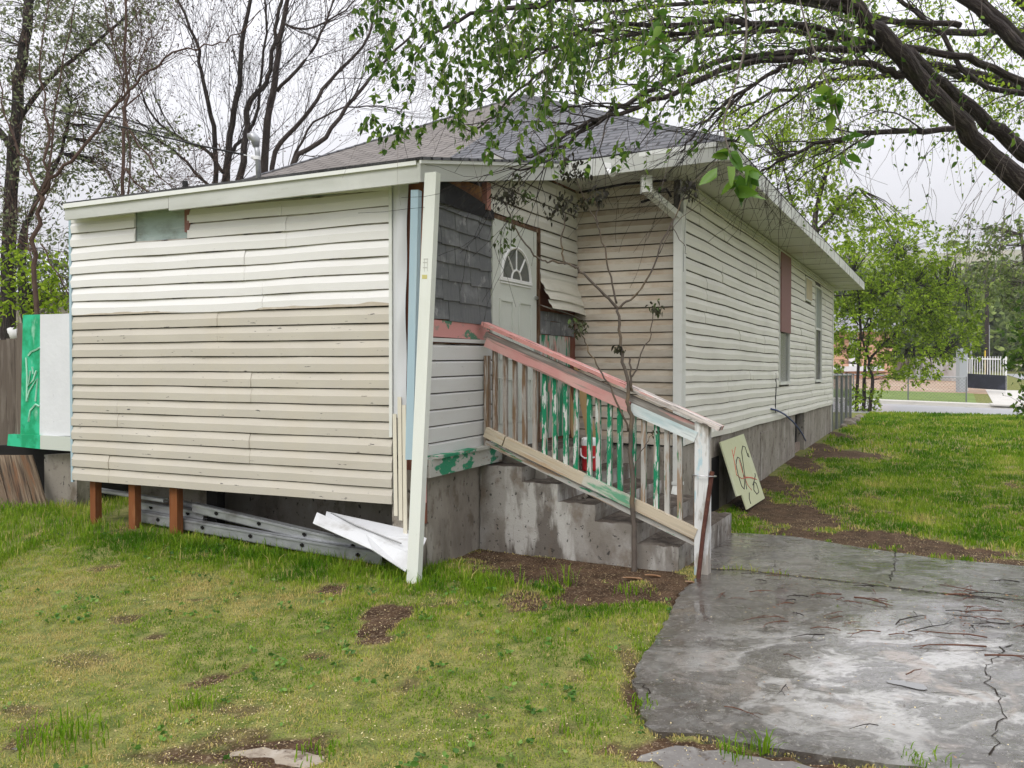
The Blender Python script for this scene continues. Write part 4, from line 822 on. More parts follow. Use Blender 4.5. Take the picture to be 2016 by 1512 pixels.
# leaning posts and scraps at the front corner
lp = thing('leaning_post', 'tall white metal corner post leaning against the front eave', 'post', gp(812, 1128))
top = P(849, 339, 5.70); bot = np.array([*P(811, 1128, 5.86)[:2], -.0]); e = nrm(top-bot); sx = nrm(np.array([.93, -.36, 0])); sy = np.cross(e, sx)
mb = MB(); mb.box(bot-sx*.05, top-bot, sx*.088, sy*.07); mb.build('post_body', mat('white powder coat', (.74, .76, .71), .4, [((.56, .57, .50), (3, 3, 1), .5, .8, .5), ((.3, .28, .22), (9, 9, 14), .7, .8, .6)]), lp, .009)
m_stk = mat('sticker residue', (.5, .5, .46), .7)
mb = MB(); f0 = P(838, 517, 5.755); sn = nrm(np.cross(sx, e)); sn = sn if sn[1] < 0 else -sn
def on_post(x, y):   # a point on the front face of the post
    r = ray(x, y); o = bot-sx*.05+(sy*.07 if np.dot(sy, sn) > 0 else 0); t = np.dot(o-np.array([0, 0, HC]), sn)/np.dot(r, sn); return np.array([0, 0, HC])+r*t+sn*.0012
for (x0_, y0_, x1_, y1_) in ((834, 509, 843, 511), (833, 516, 842, 518), (833, 526, 841, 528), (835, 510, 836, 535), (841, 510, 842, 534)): mb.poly([on_post(x0_, y1_), on_post(x1_, y1_), on_post(x1_, y0_), on_post(x0_, y0_)])
mb.build('sticker_residue', m_stk, lp)
mb = MB(); mb.poly([on_post(831, 549), on_post(841, 549), on_post(841, 541), on_post(831, 541)]); mb.build('yellow_sticker', mat('yellowed sticker', (.55, .5, .2), .6), lp)
bp = thing('blue_trim_post', 'pale blue trim length standing behind the leaning white post', 'trim', W_F.pt(.1, .5, .05))
mb = MB(); a, b = P(806, 905, 5.98), P(817, 374, 6.0); mb.box(a-np.array([.03, 0, 0]), b-a, np.array([.055, -.01, 0]), np.array([.02, .05, 0])); mb.build('trim_length', m_blue, bp, .004)
pb = thing('pink_board', 'narrow pink board hanging behind the foot of the white post', 'board', W_F.pt(.0, .5, .05))
mb = MB(); a, b = P(830, 990, 6.08), P(830, 700, 6.08); mb.box(a-np.array([.02, 0, 0]), b-a, np.array([.055, 0, 0]), np.array([.0, .018, 0])); mb.build('board_face', mat('flat pink board', (.52, .30, .28), .7), pb, .002)
def raypl(x, y, o, n): r = ray(x, y); t = np.dot(np.array(o)-np.array([0, 0, HC]), n)/np.dot(r, n); return np.array([0, 0, HC])+r*t
def plate(M, pts, n, th):
    n = nrm(n)*th; M.poly(pts); M.poly([p-n for p in pts][::-1])
    for i in range(len(pts)): a, b = pts[i], pts[(i+1) % len(pts)]; M.poly([a, a-n, b-n, b])
# graffitied board leaning on the foundation
a, b = W_S.px(1418, 870, .04), W_S.px(1464, 854, .04); tA, tB = W_S.pt(a[0], a[1], .04), W_S.pt(b[0], b[1], .04); gB = gp(1506, 981); gA = gp(1471, 1003)
nb_ = nrm(np.cross(tB-tA, gB-tA)); nb_ = nb_ if np.dot(nb_, -tA+np.array([0, 0, HC])) > 0 else -nb_
mb = MB(); B_ = lambda x, y, k=0.: raypl(x, y, tA+nb_*k, nb_)
pts = [B_(*q) for q in ((1418, 870), (1451, 977), (1461, 974), (1471, 1003), (1506, 981), (1464, 854))]
gb = thing('leaning_board', 'pale yellow-green board with red and black scribbles leaning on the foundation', 'board', gp(1488, 992))
plate(mb, pts, nb_, .016); mb.build('panel', m_plyg, gb)
def scrib(M, pts, w_, f=B_, k=.002):
    P2 = [f(x, y, k) for x, y in pts]; M.tube(P2, w_, 4)
mb = MB(); scrib(mb, [(1449, 908), (1452, 900), (1456, 902), (1461, 920), (1466, 950), (1465, 963), (1460, 957), (1453, 935), (1449, 915), (1450, 905)], .006)
scrib(mb, [(1470, 963), (1464, 920), (1460, 890), (1462, 878), (1467, 880), (1472, 898), (1475, 900), (1472, 892)], .006)
scrib(mb, [(1482, 955), (1484, 948), (1489, 952), (1494, 968), (1490, 973), (1484, 965), (1484, 950), (1487, 936), (1486, 932)], .006); scrib(mb, [(1475, 970), (1475, 982), (1478, 992)], .006); mb.build('black_scribble', m_black, gb)
mb = MB(); scrib(mb, [(1441, 885), (1446, 910), (1450, 935), (1460, 942), (1475, 940), (1490, 944), (1480, 940), (1468, 939)], .005); scrib(mb, [(1455, 905), (1462, 930), (1472, 955), (1480, 965)], .004); scrib(mb, [(1448, 880), (1444, 900), (1449, 925)], .004); mb.build('red_scribble', m_redp, gb)
mb = MB(); u0_, u1_ = tS(1421), tS(1470); mb.box(W_S.pt(.62, -.1, -.2), np.append(W_S.d*1.0, 0), (0, 0, .72), np.append(W_S.n*.188, 0)); co_ = mb.build('crawl_space_opening', m_void, house)
mb = MB(); mb.box(W_S.pt(u1w, -.1, -.159), np.append(W_S.d*(u2w-u1w), 0), (0, 0, .9), np.append(W_S.n*.01, 0)); mb.build('crawl_space_opening', m_void, house)
mb = MB(); a = W_S.px(1590, 850, .02); mb.box(W_S.pt(u1w+.02, -.05, -.13), (0, 0, .35), np.append(W_S.d*(u2w-u1w-.1), 0), np.append(W_S.n*.05, 0)); mb.build('broken_block', mat('pinkish rubble', (.28, .22, .18), .85, [((.15, .12, .1), 12, .45, .65, .8)]), house, .01)
cab = MB(); q = [(1518, 805), (1530, 808), (1545, 816), (1560, 829), (1572, 843), (1581, 857), (1586, 868)]
cpts = []
for i, (x, y) in enumerate(q): u_, z_ = W_S.px(x, y, .03+.05*math.sin(i*.5)); cpts.append(W_S.pt(u_, z_, .03+.05*math.sin(i*.5)))
cab.tube(cpts, .013, 6); tag(cab.build('cable', mat('blue cable', (.02, .05, .18), .4), smooth=True), 'blue cable looping from the side wall into the foundation opening', 'cable')
# drinks cooler and plywood offcuts on the landing
cx, cy, cz = P(1160, 930, 7.55); s = .072
co = thing('drinks_cooler', 'small red drinks cooler with white lid on the steps', 'cooler', (cx, cy, .70))
def lathe_sq(M, c, rows, n=20, k=3.2):
    R = []
    for (r, z) in rows:
        R.append([c+np.array([r*np.sign(math.cos(t))*abs(math.cos(t))**(2/k), r*np.sign(math.sin(t))*abs(math.sin(t))**(2/k), z]) for t in np.linspace(0, 2*math.pi, n, endpoint=False)])
    for i in range(len(R)-1):
        for j in range(n): M.poly([R[i][j], R[i][(j+1) % n], R[i+1][(j+1) % n], R[i+1][j]])
    M.poly(R[-1]); M.poly(R[0][::-1])
c0 = np.array([cx, cy, .695])
mb = MB(); lathe_sq(mb, c0, [(.062, 0), (.066, .01), (.072, .22), (.072, .232)]); mb.build('body', m_red, co, smooth=False)
mb = MB(); lathe_sq(mb, c0, [(.074, .232), (.074, .262), (.07, .29), (.055, .302), (.02, .304)]); mb.build('lid', m_wplastic, co)
mb = MB(); mb.tube([c0+np.array([-.078, 0, .2]), c0+np.array([-.078, -.05, .14]), c0+np.array([-.05, -.088, .12]), c0+np.array([0, -.094, .12]), c0+np.array([.04, -.088, .13])], .008, 6); mb.build('handle', m_wplastic, co)
for i, (q, lab) in enumerate(((((1096, 700), (1110, 700), (1141, 868), (1127, 868)), 'tan plywood offcut leaning on the wall behind the railing, left one'), (((1128, 715), (1146, 740), (1176, 868), (1156, 868)), 'tan plywood offcut leaning on the wall behind the cooler'))):
    mb = MB(); n_ = np.append(-D1, 0); pts = [raypl(x, y, np.array([*W_C.pt(.9, 0, .16+.05*i)[:2], 0]), nrm(n_+np.array([0, 0, .12*0]))) for x, y in q]; plate(mb, pts[::-1], n_, .012)
    tag(mb.build('plywood_offcut', m_ply), lab, 'plywood')
# beams and sheet under the front wall
def ubeam(x0, y0, x1, y1, o0, o1, h, lab, holes=5, m=m_metal):
    a = W_F.px(x0, y0, o0); b = W_F.px(x1, y1, o1); p, q = W_F.pt(a[0], a[1], o0), W_F.pt(b[0], b[1], o1)
    t = thing('metal_beam', lab, 'beam', (p+q)/2, 'galvanised beams stored under the front wall'); mb = MB(); e = nrm(q-p); n_ = np.append(W_F.n, 0); up_ = nrm(np.cross(n_, e)); up_ = up_ if up_[2] > 0 else -up_
    mb.box(p, q-p, -up_*h, -n_*.006); mb.box(p, q-p, -up_*.008, -n_*.05); mb.box(p-up_*(h-.008), q-p, -up_*.008, -n_*.05)
    mb.box(p+n_*.001-up_*.012, q-p, -up_*.012, n_*.008); mb.build('web', m, t)
    for k in range(holes):
        c = p+(q-p)*((k+.6)/holes)-up_*h*.5+n_*.003; mb = MB()
        for (sx_, sz_) in ((.022, .010), (.010, .017)): mb.box(c-e*sx_-up_*sz_, e*2*sx_, up_*2*sz_, n_*.002)
        mb.build('slot', m_void, t)
ubeam(379, 990, 736, 1074, -.16, -.02, .085, 'galvanised beam with oval slots under the front wall, upper right of the pile', 4)
ubeam(262, 1004, 752, 1088, -.2, .04, .10, 'galvanised beam with oval slots lying lowest in the grass under the front wall', 5)
ubeam(256, 985, 400, 1008, -.24, -.2, .07, 'short galvanised beam behind the orange-brown posts', 2)
ubeam(300, 972, 720, 1072, -.42, -.1, .05, 'thin steel rail at the back of the beam pile', 0)
ubeam(186, 961, 322, 982, -.22, -.2, .035, 'pale thin strip between the orange-brown posts', 0, m_flash)
sh_ = thing('metal_sheet', 'crumpled white metal sheet lying behind the foot of the white post', 'sheet', gp(730, 1080)); mb = MB()
S1 = [P(616, 1031, 6.35), P(624, 1010, 6.5), P(640, 1021, 6.5), P(643, 1008, 6.6), P(794, 1041, 6.3), P(840, 1061, 6.15), P(824, 1098, 6.0), P(798, 1126, 5.92), P(734, 1084, 6.05)]
ce = P(720, 1052, 6.22)
for i in range(len(S1)): mb.poly([ce, S1[i], S1[(i+1) % len(S1)]])
o_ = mb.build('sheet_face', mat('crumpled white sheet', (.60, .61, .62), .45, [((.46, .46, .45), 4, .48, .62, .7), ((.22, .19, .15), (3, 3, 9), .58, .68, .6)]), sh_); k_ = o_.modifiers.new('t', 'SOLIDIFY'); k_.thickness = .006
mb = MB(); mb.tube([P(652, 1010, 6.56), P(700, 1034, 6.32), P(790, 1070, 6.06)], .006, 4); mb.build('fold_line', mat('fold shadow line', (.3, .3, .3), .6), sh_)
# left: half wall of an old porch, fence, planks
Yb = 8.75
nW = W_F.n; W_G = Wall(W_F.pt(uL+.02, 0, -.55)[:2], W_F.d, W_F.n)
pw = thing('porch_wall', 'low porch wall painted white with a green strip at its left end', 'wall', W_G.pt(.5, 0))
def gpt(x, y, o=0): u_, z_ = W_G.px(x, y, o); return W_G.pt(u_, z_, o)
mb = MB(); plate(mb, [gpt(78, 858), gpt(150, 858), gpt(150, 617), gpt(79, 619)], np.append(nW, 0), .06); mb.build('white_panel', m_whboard, pw, .004)
mb = MB(); plate(mb, [gpt(40, 856), gpt(78, 858), gpt(79, 619), gpt(45, 620)], np.append(nW, 0), .06); mb.build('green_panel', m_green, pw, .004)
mb = MB(); plate(mb, [gpt(79, 884, .03), gpt(150, 889, .03), gpt(150, 861, .03), gpt(79, 857, .03)], np.append(nW, 0), .12); mb.build('base_trim', mat('base trim off white', (.52, .55, .50), .7, [((.25, .24, .2), (3, 3, 20), .6, .75, .7)]), pw, .004)
mb = MB(); plate(mb, [gpt(14, 877, .03), gpt(79, 884, .03), gpt(79, 857, .03), gpt(16, 855, .03)], np.append(nW, 0), .12); mb.build('green_trim', m_green, pw, .004)
mb = MB(); plate(mb, [gpt(29, 856, -.02), gpt(41, 856, -.02), gpt(45, 636, -.02), gpt(34, 636, -.02)], np.append(nW, 0), .05); mb.build('end_post', m_fence, pw, .004)
mb = MB()
for q in ([(56, 700), (62, 692), (72, 688), (78, 684)], [(52, 704), (54, 740), (53, 790)], [(60, 730), (56, 760), (66, 748), (72, 730)], [(53, 790), (58, 770), (74, 745), (70, 790)], [(56, 830), (60, 808), (70, 796), (77, 800)], [(64, 722), (66, 736)]):
    mb.tube([gpt(x, y, .003) for x, y in q], .012, 4)
o_ = mb.build('white_scribble', m_whitep, pw)
mb = MB(); mb.box(gpt(152, 1010, -.10), (0, 0, .62), gpt(88, 1010, -.10)-gpt(152, 1010, -.10), np.append(-nW*.2, 0)); mb.build('footing', m_found, pw, .02)
mb = MB(); mb.box(gpt(165, 1015, -.2), (0, 0, .7), gpt(0, 1000, -.2)-gpt(165, 1015, -.2), np.append(-nW*1.2, 0)); mb.build('hollow_base', m_void, pw)
fn = thing('plank_fence', 'grey weathered plank fence behind the porch wall at the left edge', 'fence', P(10, 850, 11)*np.array([1, 1, 0])); r_ = np.random.default_rng(2)
for k in range(14):
    x = 30-k*17; t_ = P(x, 668+r_.uniform(-4, 4)+(k == 1)*-4, 10.5+k*.1); b_ = np.array([t_[0], t_[1], float(gz(t_[0], t_[1]))]); mb = MB(); mb.box(b_, t_-b_+np.array([r_.uniform(-.01, .01), 0, 0]), (.102, .01, 0), (0, .02, 0)); mb.build('plank', m_fence, fn, .003)
for k, (x0_, x1_, dx, lab) in enumerate(((-26, -2, 18, 'fallen brown plank leaning under the porch wall, leftmost of the four'), (2, 18, 14, 'fallen brown plank leaning under the porch wall, second from left'), (24, 44, 14, 'fallen brown plank leaning under the porch wall, second from right'), (46, 62, 20, 'fallen brown plank leaning under the porch wall, right next to the concrete'))):
    g_ = gp(x0_+dx+22, 1002); t_ = gpt(x0_+8, 887, .03+.01*k); mb = MB(); mb.box(g_-np.array([.08, 0, .05]), t_-g_, (.115, .015, 0), (0, .022, 0), uo=k*3); tag(mb.build('fallen_plank', m_plank, None, .004), lab, 'plank', 'planks fallen under the porch wall')

# ---------------- street side, far things ----------------
def far(x, y, Y): return P(x, y, Y)
m_chain = mat('chain link wire', (.13, .14, .14), .6, metal=.3)
m_cpost = mat('dull galvanised post', (.17, .18, .18), .6, metal=.3)
def chainlink(name, label, p, q, h, cell, wr, posts, pr, prnt_mesh='mesh'):
    t = thing(name, label, 'fence', p); L = float(np.linalg.norm((q-p)[:2])); e = (q-p)/L; M = MB(); n = int(L/cell)
    for k in range(-int(h/cell), n+1):
        for s_ in (0, 1):
            a0, a1 = k*cell, k*cell+h; z0, z1 = (0, h) if s_ == 0 else (h, 0)
            t0, t1 = max(0, -a0/h), min(1, (L-a0)/h)
            if t1-t0 < .02: continue
            pa = p+e*(a0+h*t0)+np.array([0, 0, z0+(z1-z0)*t0]); pc = p+e*(a0+h*t1)+np.array([0, 0, z0+(z1-z0)*t1]); M.tube([pa, pc], wr, 3, cap=False)
    M.build('wire_mesh', m_chain, t)
    M = MB(); M.tube([p+np.array([0, 0, h]), q+np.array([0, 0, h])], pr*.8, 6); M.build('top_rail', m_metal, t)
    for k in range(posts):
        c = p+(q-p)*k/(posts-1); M = MB(); M.tube([c-np.array([0, 0, .3]), c+np.array([0, 0, h+.05])], pr, 8); M.build('post', m_cpost, t)
    return t
p_ = np.array([*W_S.pt(LS+.1, 0, -.02)[:2], .2]); q_ = p_+np.append(D1*3.2-D2*.0, .0)+np.array([.10, 0, 0])
chainlink('chain_link_fence', 'dense grey chain-link fence joining the far house corner', p_, q_, 1.32, .06, .0020, 5, .032)
p_ = gp(1640, 800); 
pA, pB = np.append(ab(-9.5, 45.9), .0), np.append(ab(.75, 45.9), 0); pA[2] = float(gz(*pA[:2])); pB[2] = float(gz(*pB[:2])); zt2 = 1.30
chainlink('chain_link_fence', 'low chain-link fence across the street in front of the small lawn', pA, pB, 1.25, .16, .004, 5, .035)
m_lawnf = mat('far lawn', (.15, .21, .05), .8, [((.10, .15, .035), 1.2, .4, .7, .8)], [(20, .5)])
m_dirtf = mat('far bare dirt', (.34, .24, .17), .85, [((.42, .34, .26), .7, .45, .7, .8), ((.2, .14, .1), 3, .6, .75, .7)])
zt_f = lambda dz: (lambda a, b: float(gz(*ab(a, b)))+dz)
strip('far_lawn', -14, 1.2, 45.4, 52.5, 0, m_lawnf, n=12, nb=14, zf=zt_f(.012)); strip('bare_yard', -20, 2.2, 52.5, 62, 0, m_dirtf, n=12, nb=14, zf=zt_f(.012)); strip('driveway', 1.9, 6.2, 45.3, 56, 0, m_walk, n=12, nb=12, zf=zt_f(.02))
strip('side_street', 4.5, 22, 57, 90, 0, m_road, n=12, nb=12, zf=zt_f(.02)); strip('driveway_apron', 1.7, 7, 43.3, 45.4, 0, m_walk, n=6, nb=2, zf=lambda a, b: road_z(a)+.19)
mb = MB(); a = ab(3.0, 43.5); mb.box((*a, road_z(3)+.19), np.append(-D2*1.1, -.03), np.append(D1*.5, .0), (0, 0, .03)); tag(mb.build('curb_paint', mat('orange yellow curb paint', (.75, .38, .06), .6)), kind='structure')
cw = thing('concrete_wall', 'low stained concrete wall with brown vines behind the far yard', 'wall', ab(-4, 62).tolist()+[1.]); mb = MB(); pa = P(1757, 745, 58.5); pb_ = P(1892, 746, 54); hb = P(1757, 706, 58.5)[2]-pa[2]
mb.box(pa-np.array([0, 0, .6]), pb_-pa, (0, .3, 0), (0, 0, hb+.6)); mb.build('wall_face', mat('pale stained wall', (.46, .45, .44), .8, [((.22, .17, .15), (.9, .9, .5), .48, .7, .85), ((.3, .12, .1), (3, 3, 1), .6, .7, .7)]), cw)
mb = MB(); mb.box(P(1889, 790, 46.5), (.5, .1, 0), (0, .4, 0), (0, 0, 3.0)); mb.build('wall_pier', mat('grey pier', (.36, .38, .40), .8), cw)
ph = thing('peach_house', 'peach coloured house with white trim behind the bushy tree', 'house', P(1700, 745, 57)*np.array([1, 1, 0])+np.array([0, 0, 1]))
m_peach = mat('peach wall', (.62, .37, .25), .75, [((.55, .32, .21), .8, .45, .7, .6)])
a, b = P(1560, 748, 60), P(1758, 746, 56); mb = MB(); mb.box(a-np.array([0, 0, .5]), b-a, (1.5, 6, 0), (0, 0, 3.9)); mb.build('wall', m_peach, ph)
mb = MB(); mb.box(P(1560, 733, 59.9), b-a-np.array([.6, 0, 0]), (0, .3, 0), (0, 0, .35)); mb.build('white_band', m_whboard, ph)
mb = MB(); mb.box(P(1672, 722, 57.5), (.7, -.2, 0), (0, .1, 0), (0, 0, 2.4)); mb.build('door', m_wplastic, ph)
mb = MB(); tz = a[2]+3.35; q = [a+np.array([-1, -1, 0]), b+np.array([.8, -.8, 0])]; c1 = (a+b)/2+np.array([1.2, 3.5, 0])
A_ = np.array([*q[0][:2], tz]); B2 = np.array([*q[1][:2], tz]); R1 = A_+np.array([2.5, 4, 2.2]); R2 = B2+np.array([-1, 4, 2.2]); mb.poly([A_, B2, R2, R1]); mb.poly([B2, B2+np.array([2, 7.5, 0]), R2]); mb.poly([A_+np.array([2, 8, 0]), A_, R1]); mb.poly([B2+np.array([2, 7.5, 0]), A_+np.array([2, 8, 0]), R1, R2]); mb.build('roof', mat('grey far roof', (.26, .26, .27), .8), ph)
gt = thing('white_gate', 'white barred gate with black lower panel across the street', 'gate', P(1940, 768, 45.5)); g0, g1 = P(1904, 764, 47.5), P(1980, 769, 46); L_ = g1-g0; z_t = P(1901, 704, 47.5)[2]
mb = MB()
for k in range(16): c = g0+L_*k/15; mb.tube([np.array([c[0], c[1], c[2]+.0]), np.array([c[0]+(.0), c[1], z_t+.05])], .022, 5)
mb.build('bars', m_wplastic, gt)
mb = MB(); mb.beam(np.array([g0[0], g0[1], z_t-.06]), np.array([g1[0], g1[1], z_t-.12]), .06, .07); mb.beam(g0+np.array([0, 0, .05]), g1+np.array([0, 0, .05]), .06, .07)
for c in (g0, g1): mb.beam(c-np.array([0, 0, .2]), np.array([c[0], c[1], z_t]), .08, .08, (1, 0, 0))
mb.build('frame', m_wplastic, gt)
mb = MB(); mb.box(g0+np.array([0, -.05, .02]), L_, (0, -.03, 0), (0, 0, .82)); mb.build('black_panel', mat('black gate sheet', (.02, .022, .03), .5, [((.05, .055, .08), 3, .5, .7, .7)]), gt)
for (x, y0, y1, Y, r, m, lab, nm) in ((1943, 752, 540, 52, .14, m_bark, 'dark brown utility pole behind the white gate', 'utility_pole'), (1947, 760, 640, 60, .07, m_metal, 'thin pale pole beside the dark utility pole', 'metal_pole'), (1912, 740, 655, 62, .08, m_metal, 'short pale pole above the concrete wall', 'metal_pole'), (1939.5, 745, 690, 50, .04, mat('yellow guard', (.7, .5, .05), .5), 'yellow guy-wire guard beside the utility pole', 'guy_guard')):
    a, b = P(x, y0, Y), P(x, y1, Y); mb = MB(); mb.tube([a-np.array([0, 0, 1]), b], [r, r*.85], 8); tag(mb.build(nm, m), lab, 'pole')
# hill
hx = np.linspace(-700, 900, 90); hy = np.linspace(130, 1100, 60); HX, HY = np.meshgrid(hx, hy, indexing='ij')
hh_ = (10*sstep(130, 320, HY)+66*sstep(240, 520, HY))*(.82+.3*vn(HX, HY, 160, 41))*(.35+.65*sstep(-60, 160, HX))+(vn(HX, HY, 40, 42)-.5)*9*sstep(200, 400, HY)
idx = np.arange(HX.size).reshape(HX.shape); Q = np.stack([idx[:-1, :-1], idx[1:, :-1], idx[1:, 1:], idx[:-1, 1:]], -1).reshape(-1, 4)
tag(npmesh('hill', np.stack([HX, HY, hh_+1.2], -1).reshape(-1, 3), Q, mat('dry spring hillside', (.23, .21, .13), .95, [((.12, .16, .06), .02, .42, .6, .8), ((.30, .25, .18), .05, .52, .7, .7), ((.07, .1, .04), .25, .58, .68, .7)]), smooth=True), kind='structure')
# neighbour at the left
nh = thing('neighbour_house', 'beige neighbouring house with pale roof glimpsed behind the trees at left', 'house', P(60, 700, 20)*np.array([1, 1, 0]))
a, b = P(-160, 640, 21), P(190, 640, 21); mb = MB(); mb.box(np.array([a[0], a[1], 0]), (b[0]-a[0], 0, 0), (0, 5, 0), (0, 0, P(0, 575, 21)[2])); mb.build('wall', mat('beige neighbour siding', (.34, .31, .25), .8, [((.22, .2, .16), (.5, .5, 14), .5, .6, .6)]), nh)
mb = MB(); z0_, z1_ = P(0, 577, 21)[2], P(0, 500, 24)[2]; mb.poly([(a[0]-.4, a[1]-.4, z0_), (b[0]+.4, b[1]-.4, z0_), (b[0]-1, b[1]+3.5, z1_), (a[0]+1, a[1]+3.5, z1_)]); mb.poly([(b[0]+.4, b[1]-.4, z0_), (b[0]+.4, b[1]+6, z0_), (b[0]-1, b[1]+3.5, z1_)]); mb.build('roof', mat('pale metal roof', (.5, .52, .55), .5, [((.3, .3, .32), (.3, 3, 3), .5, .7, .6)]), nh)
mb = MB(); mb.tube([P(10, 700, 14), P(10, 668, 14), P(14, 656, 14), P(21, 651, 14), P(28, 656, 14), P(33, 668, 14)], [.1, .1, .1, .1, .1, .1], 10); tag(mb.build('white_dome', m_wplastic, smooth=True), 'white curved object showing above the plank fence at far left', 'white object')
# wires
def wire(label, q, r): mb = MB(); mb.tube([P(*a) for a in q], r, 4); tag(mb.build('overhead_wire', m_black, smooth=True), label, 'wire')
wire('thick service wire running down to the mast on the addition roof', [(-140, 150, 13), (0, 192, 12.4), (100, 217, 11.7), (200, 240, 11), (300, 264, 10.2), (400, 288, 9.6), (486, 306, 9)], .011)
wire('upper of two thin wires behind the black vent pipe', [(60, 340, 30), (220, 362, 30), (330, 380, 30), (420, 392, 30)], .010)
wire('lower of two thin wires behind the black vent pipe', [(200, 372, 30), (290, 384, 30), (380, 398, 30)], .010)
rk_ = MB(); r_ = np.random.default_rng(4)
for i, (x, y, s_) in enumerate(((1672, 838, .16), (1684, 832, .12), (1692, 824, .10), (1662, 842, .08))):
    M = MB(); c = gp(x, y); n1, n2 = 8, 6; nn = r_.random((9, 7))
    M.grid(lambda a, b: (c+s_*(1+.35*nn[int(round(a*n1)) % n1, int(round(b*n2))])*np.array([math.cos(2*math.pi*a)*math.sin(math.pi*b), math.sin(2*math.pi*a)*math.sin(math.pi*b)*.8, .75*math.cos(math.pi*b)+.3]), (a, b)), n1, n2)
    tag(M.build('rock', mat('dusty rock', (.22, .19, .16), .9, [((.33, .3, .26), 9, .5, .7, .7)], [(30, .6)])), ['large brown rock nearest the end of the side chain-link fence', 'mid-sized brown rock beside the tree trunks', 'small brown rock farthest back by the trunks', 'smallest brown rock at the fence post foot'][i], 'rock', 'rocks by the chain-link fence')

# ---------------- vegetation ----------------
def leafmesh(name, pos, ax, size, m, parent=None, wide=.5, rnd=None, seed=0, droop=.0):
    n = len(pos); r = np.random.default_rng(seed); pos = np.asarray(pos, float); ax = np.asarray(ax, float); ax = ax/(np.linalg.norm(ax, axis=1, keepdims=True)+1e-9)
    size = np.broadcast_to(size, (n,)).reshape(n, 1); q = r.normal(size=(n, 3)); sd = np.cross(ax, q); sd /= np.linalg.norm(sd, axis=1, keepdims=True)+1e-9; nn = np.cross(ax, sd)
    L = ax*size; Wd = sd*size*wide*.5; Nn = nn*size
    V = np.stack([pos, pos+L*.28+Wd*.92-Nn*(-.05), pos+L*.62+Wd*.8+Nn*.02, pos+L-Nn*.10, pos+L*.62-Wd*.8+Nn*.02, pos+L*.28-Wd*.92+Nn*.05, ], 1)
    V[:, [1, 5]] += (Nn*.05)[:, None]
    base = np.arange(n)[:, None]*6; Q = np.concatenate([base+np.array([[0, 1, 2, 3]]), base+np.array([[0, 3, 4, 5]])], 0)
    rn = (r.random(n) if rnd is None else rnd); return npmesh(name, V.reshape(-1, 3), Q, m, {'rnd': np.repeat(rn, 6)}, parent)
def wig(pts, amp, rr, sub=3):
    """subdivide and jitter a polyline of (point, radius)"""
    o = []
    for i in range(len(pts)-1):
        (a, ra), (b, rb) = pts[i], pts[i+1]
        for k in range(sub):
            t = k/sub; o.append((a+(b-a)*t+(rr.normal(0, amp, 3) if (i or k) else 0), ra+(rb-ra)*t))
    o.append(pts[-1]); return o
def spline(pts, sub=4):
    P_ = [np.array(p[0]) for p in pts]; R_ = [p[1] for p in pts]; n = len(P_); o = []
    for i in range(n-1):
        a, b, c, d = P_[max(i-1, 0)], P_[i], P_[i+1], P_[min(i+2, n-1)]
        for k in range(sub):
            t = k/sub; q = .5*((2*b)+(-a+c)*t+(2*a-5*b+4*c-d)*t*t+(-a+3*b-3*c+d)*t**3); o.append((q, R_[i]+(R_[i+1]-R_[i])*t))
    o.append((P_[-1], R_[-1])); return o
class Tree:
    def __init__(s, seed): s.b = MB(); s.r = np.random.default_rng(seed); s.tips = []; s.mid = []
    def limb(s, pts, n=7, amp=.01, sub=4):
        p = spline(pts, sub); p = [(q+s.r.normal(0, amp, 3)*(0 < i < len(p)-1), rr) for i, (q, rr) in enumerate(p)]
        s.b.tube([q for q, _ in p], [rr for _, rr in p], n, cap=True); return p
    def grow(s, p, d, L, r0, lv, kids=3, ang=.7, up=.1, wg=.12, seg=5, shr=.62, rmin=.0015, gn=None):
        d = nrm(d); q = np.array(p, float); pts = [q]; rs = [r0]
        for k in range(seg):
            d = nrm(d+s.r.normal(0, wg, 3)+np.array([0, 0, up])); q = q+d*L/seg; pts.append(q); rs.append(max(rmin, r0*(1-(k+1)/seg*.75)))
        s.b.tube(pts, rs, 5 if r0 > .02 else (4 if r0 > .006 else 3), cap=False)
        for k in range(1, seg+1): s.mid.append((pts[k], nrm(pts[k]-pts[k-1]), lv))
        s.tips.append((pts[-1], d, lv))
        if lv > 0:
            for _ in range(kids):
                t = s.r.uniform(.25, .98); i = min(seg-1, int(t*seg)); e = pts[i+1]-pts[i]; pp = pts[i]+e*(t*seg-i)
                a = nrm(np.cross(e, s.r.normal(size=3))); dd = nrm(nrm(e)*math.cos(ang)+a*math.sin(ang)*s.r.uniform(.6, 1.3))
                s.grow(pp, dd, L*shr*s.r.uniform(.6, 1.2), max(rmin, r0*.55*(1-t*.4)), lv-1, kids, ang, up, wg, max(3, seg-1), shr, rmin)
    def spawn(s, limb, n, L, lv=1, kids=3, ang=.8, up=.1, t0=.1, r0=None, bias=None, **k):
        for _ in range(n):
            i = s.r.integers(int(t0*(len(limb)-1)), len(limb)-1); p, rr = limb[i]; e = nrm(limb[i+1][0]-p); a = nrm(np.cross(e, s.r.normal(size=3)))
            d = nrm(e*math.cos(ang)+a*math.sin(ang)+(np.array(bias) if bias is not None else 0))
            s.grow(p, d, L*s.r.uniform(.5, 1.2), min(rr*.5, r0 or 9), lv, kids, ang, up, **k)
def pp(seq, Y, r0, r1, dY=0):
    n = len(seq); return [(P(x, y, (Y+dY*i/(n-1)) if not len(q) else q[0]), r0+(r1-r0)*i/(n-1)) for i, (x, y, *q) in enumerate(seq)]

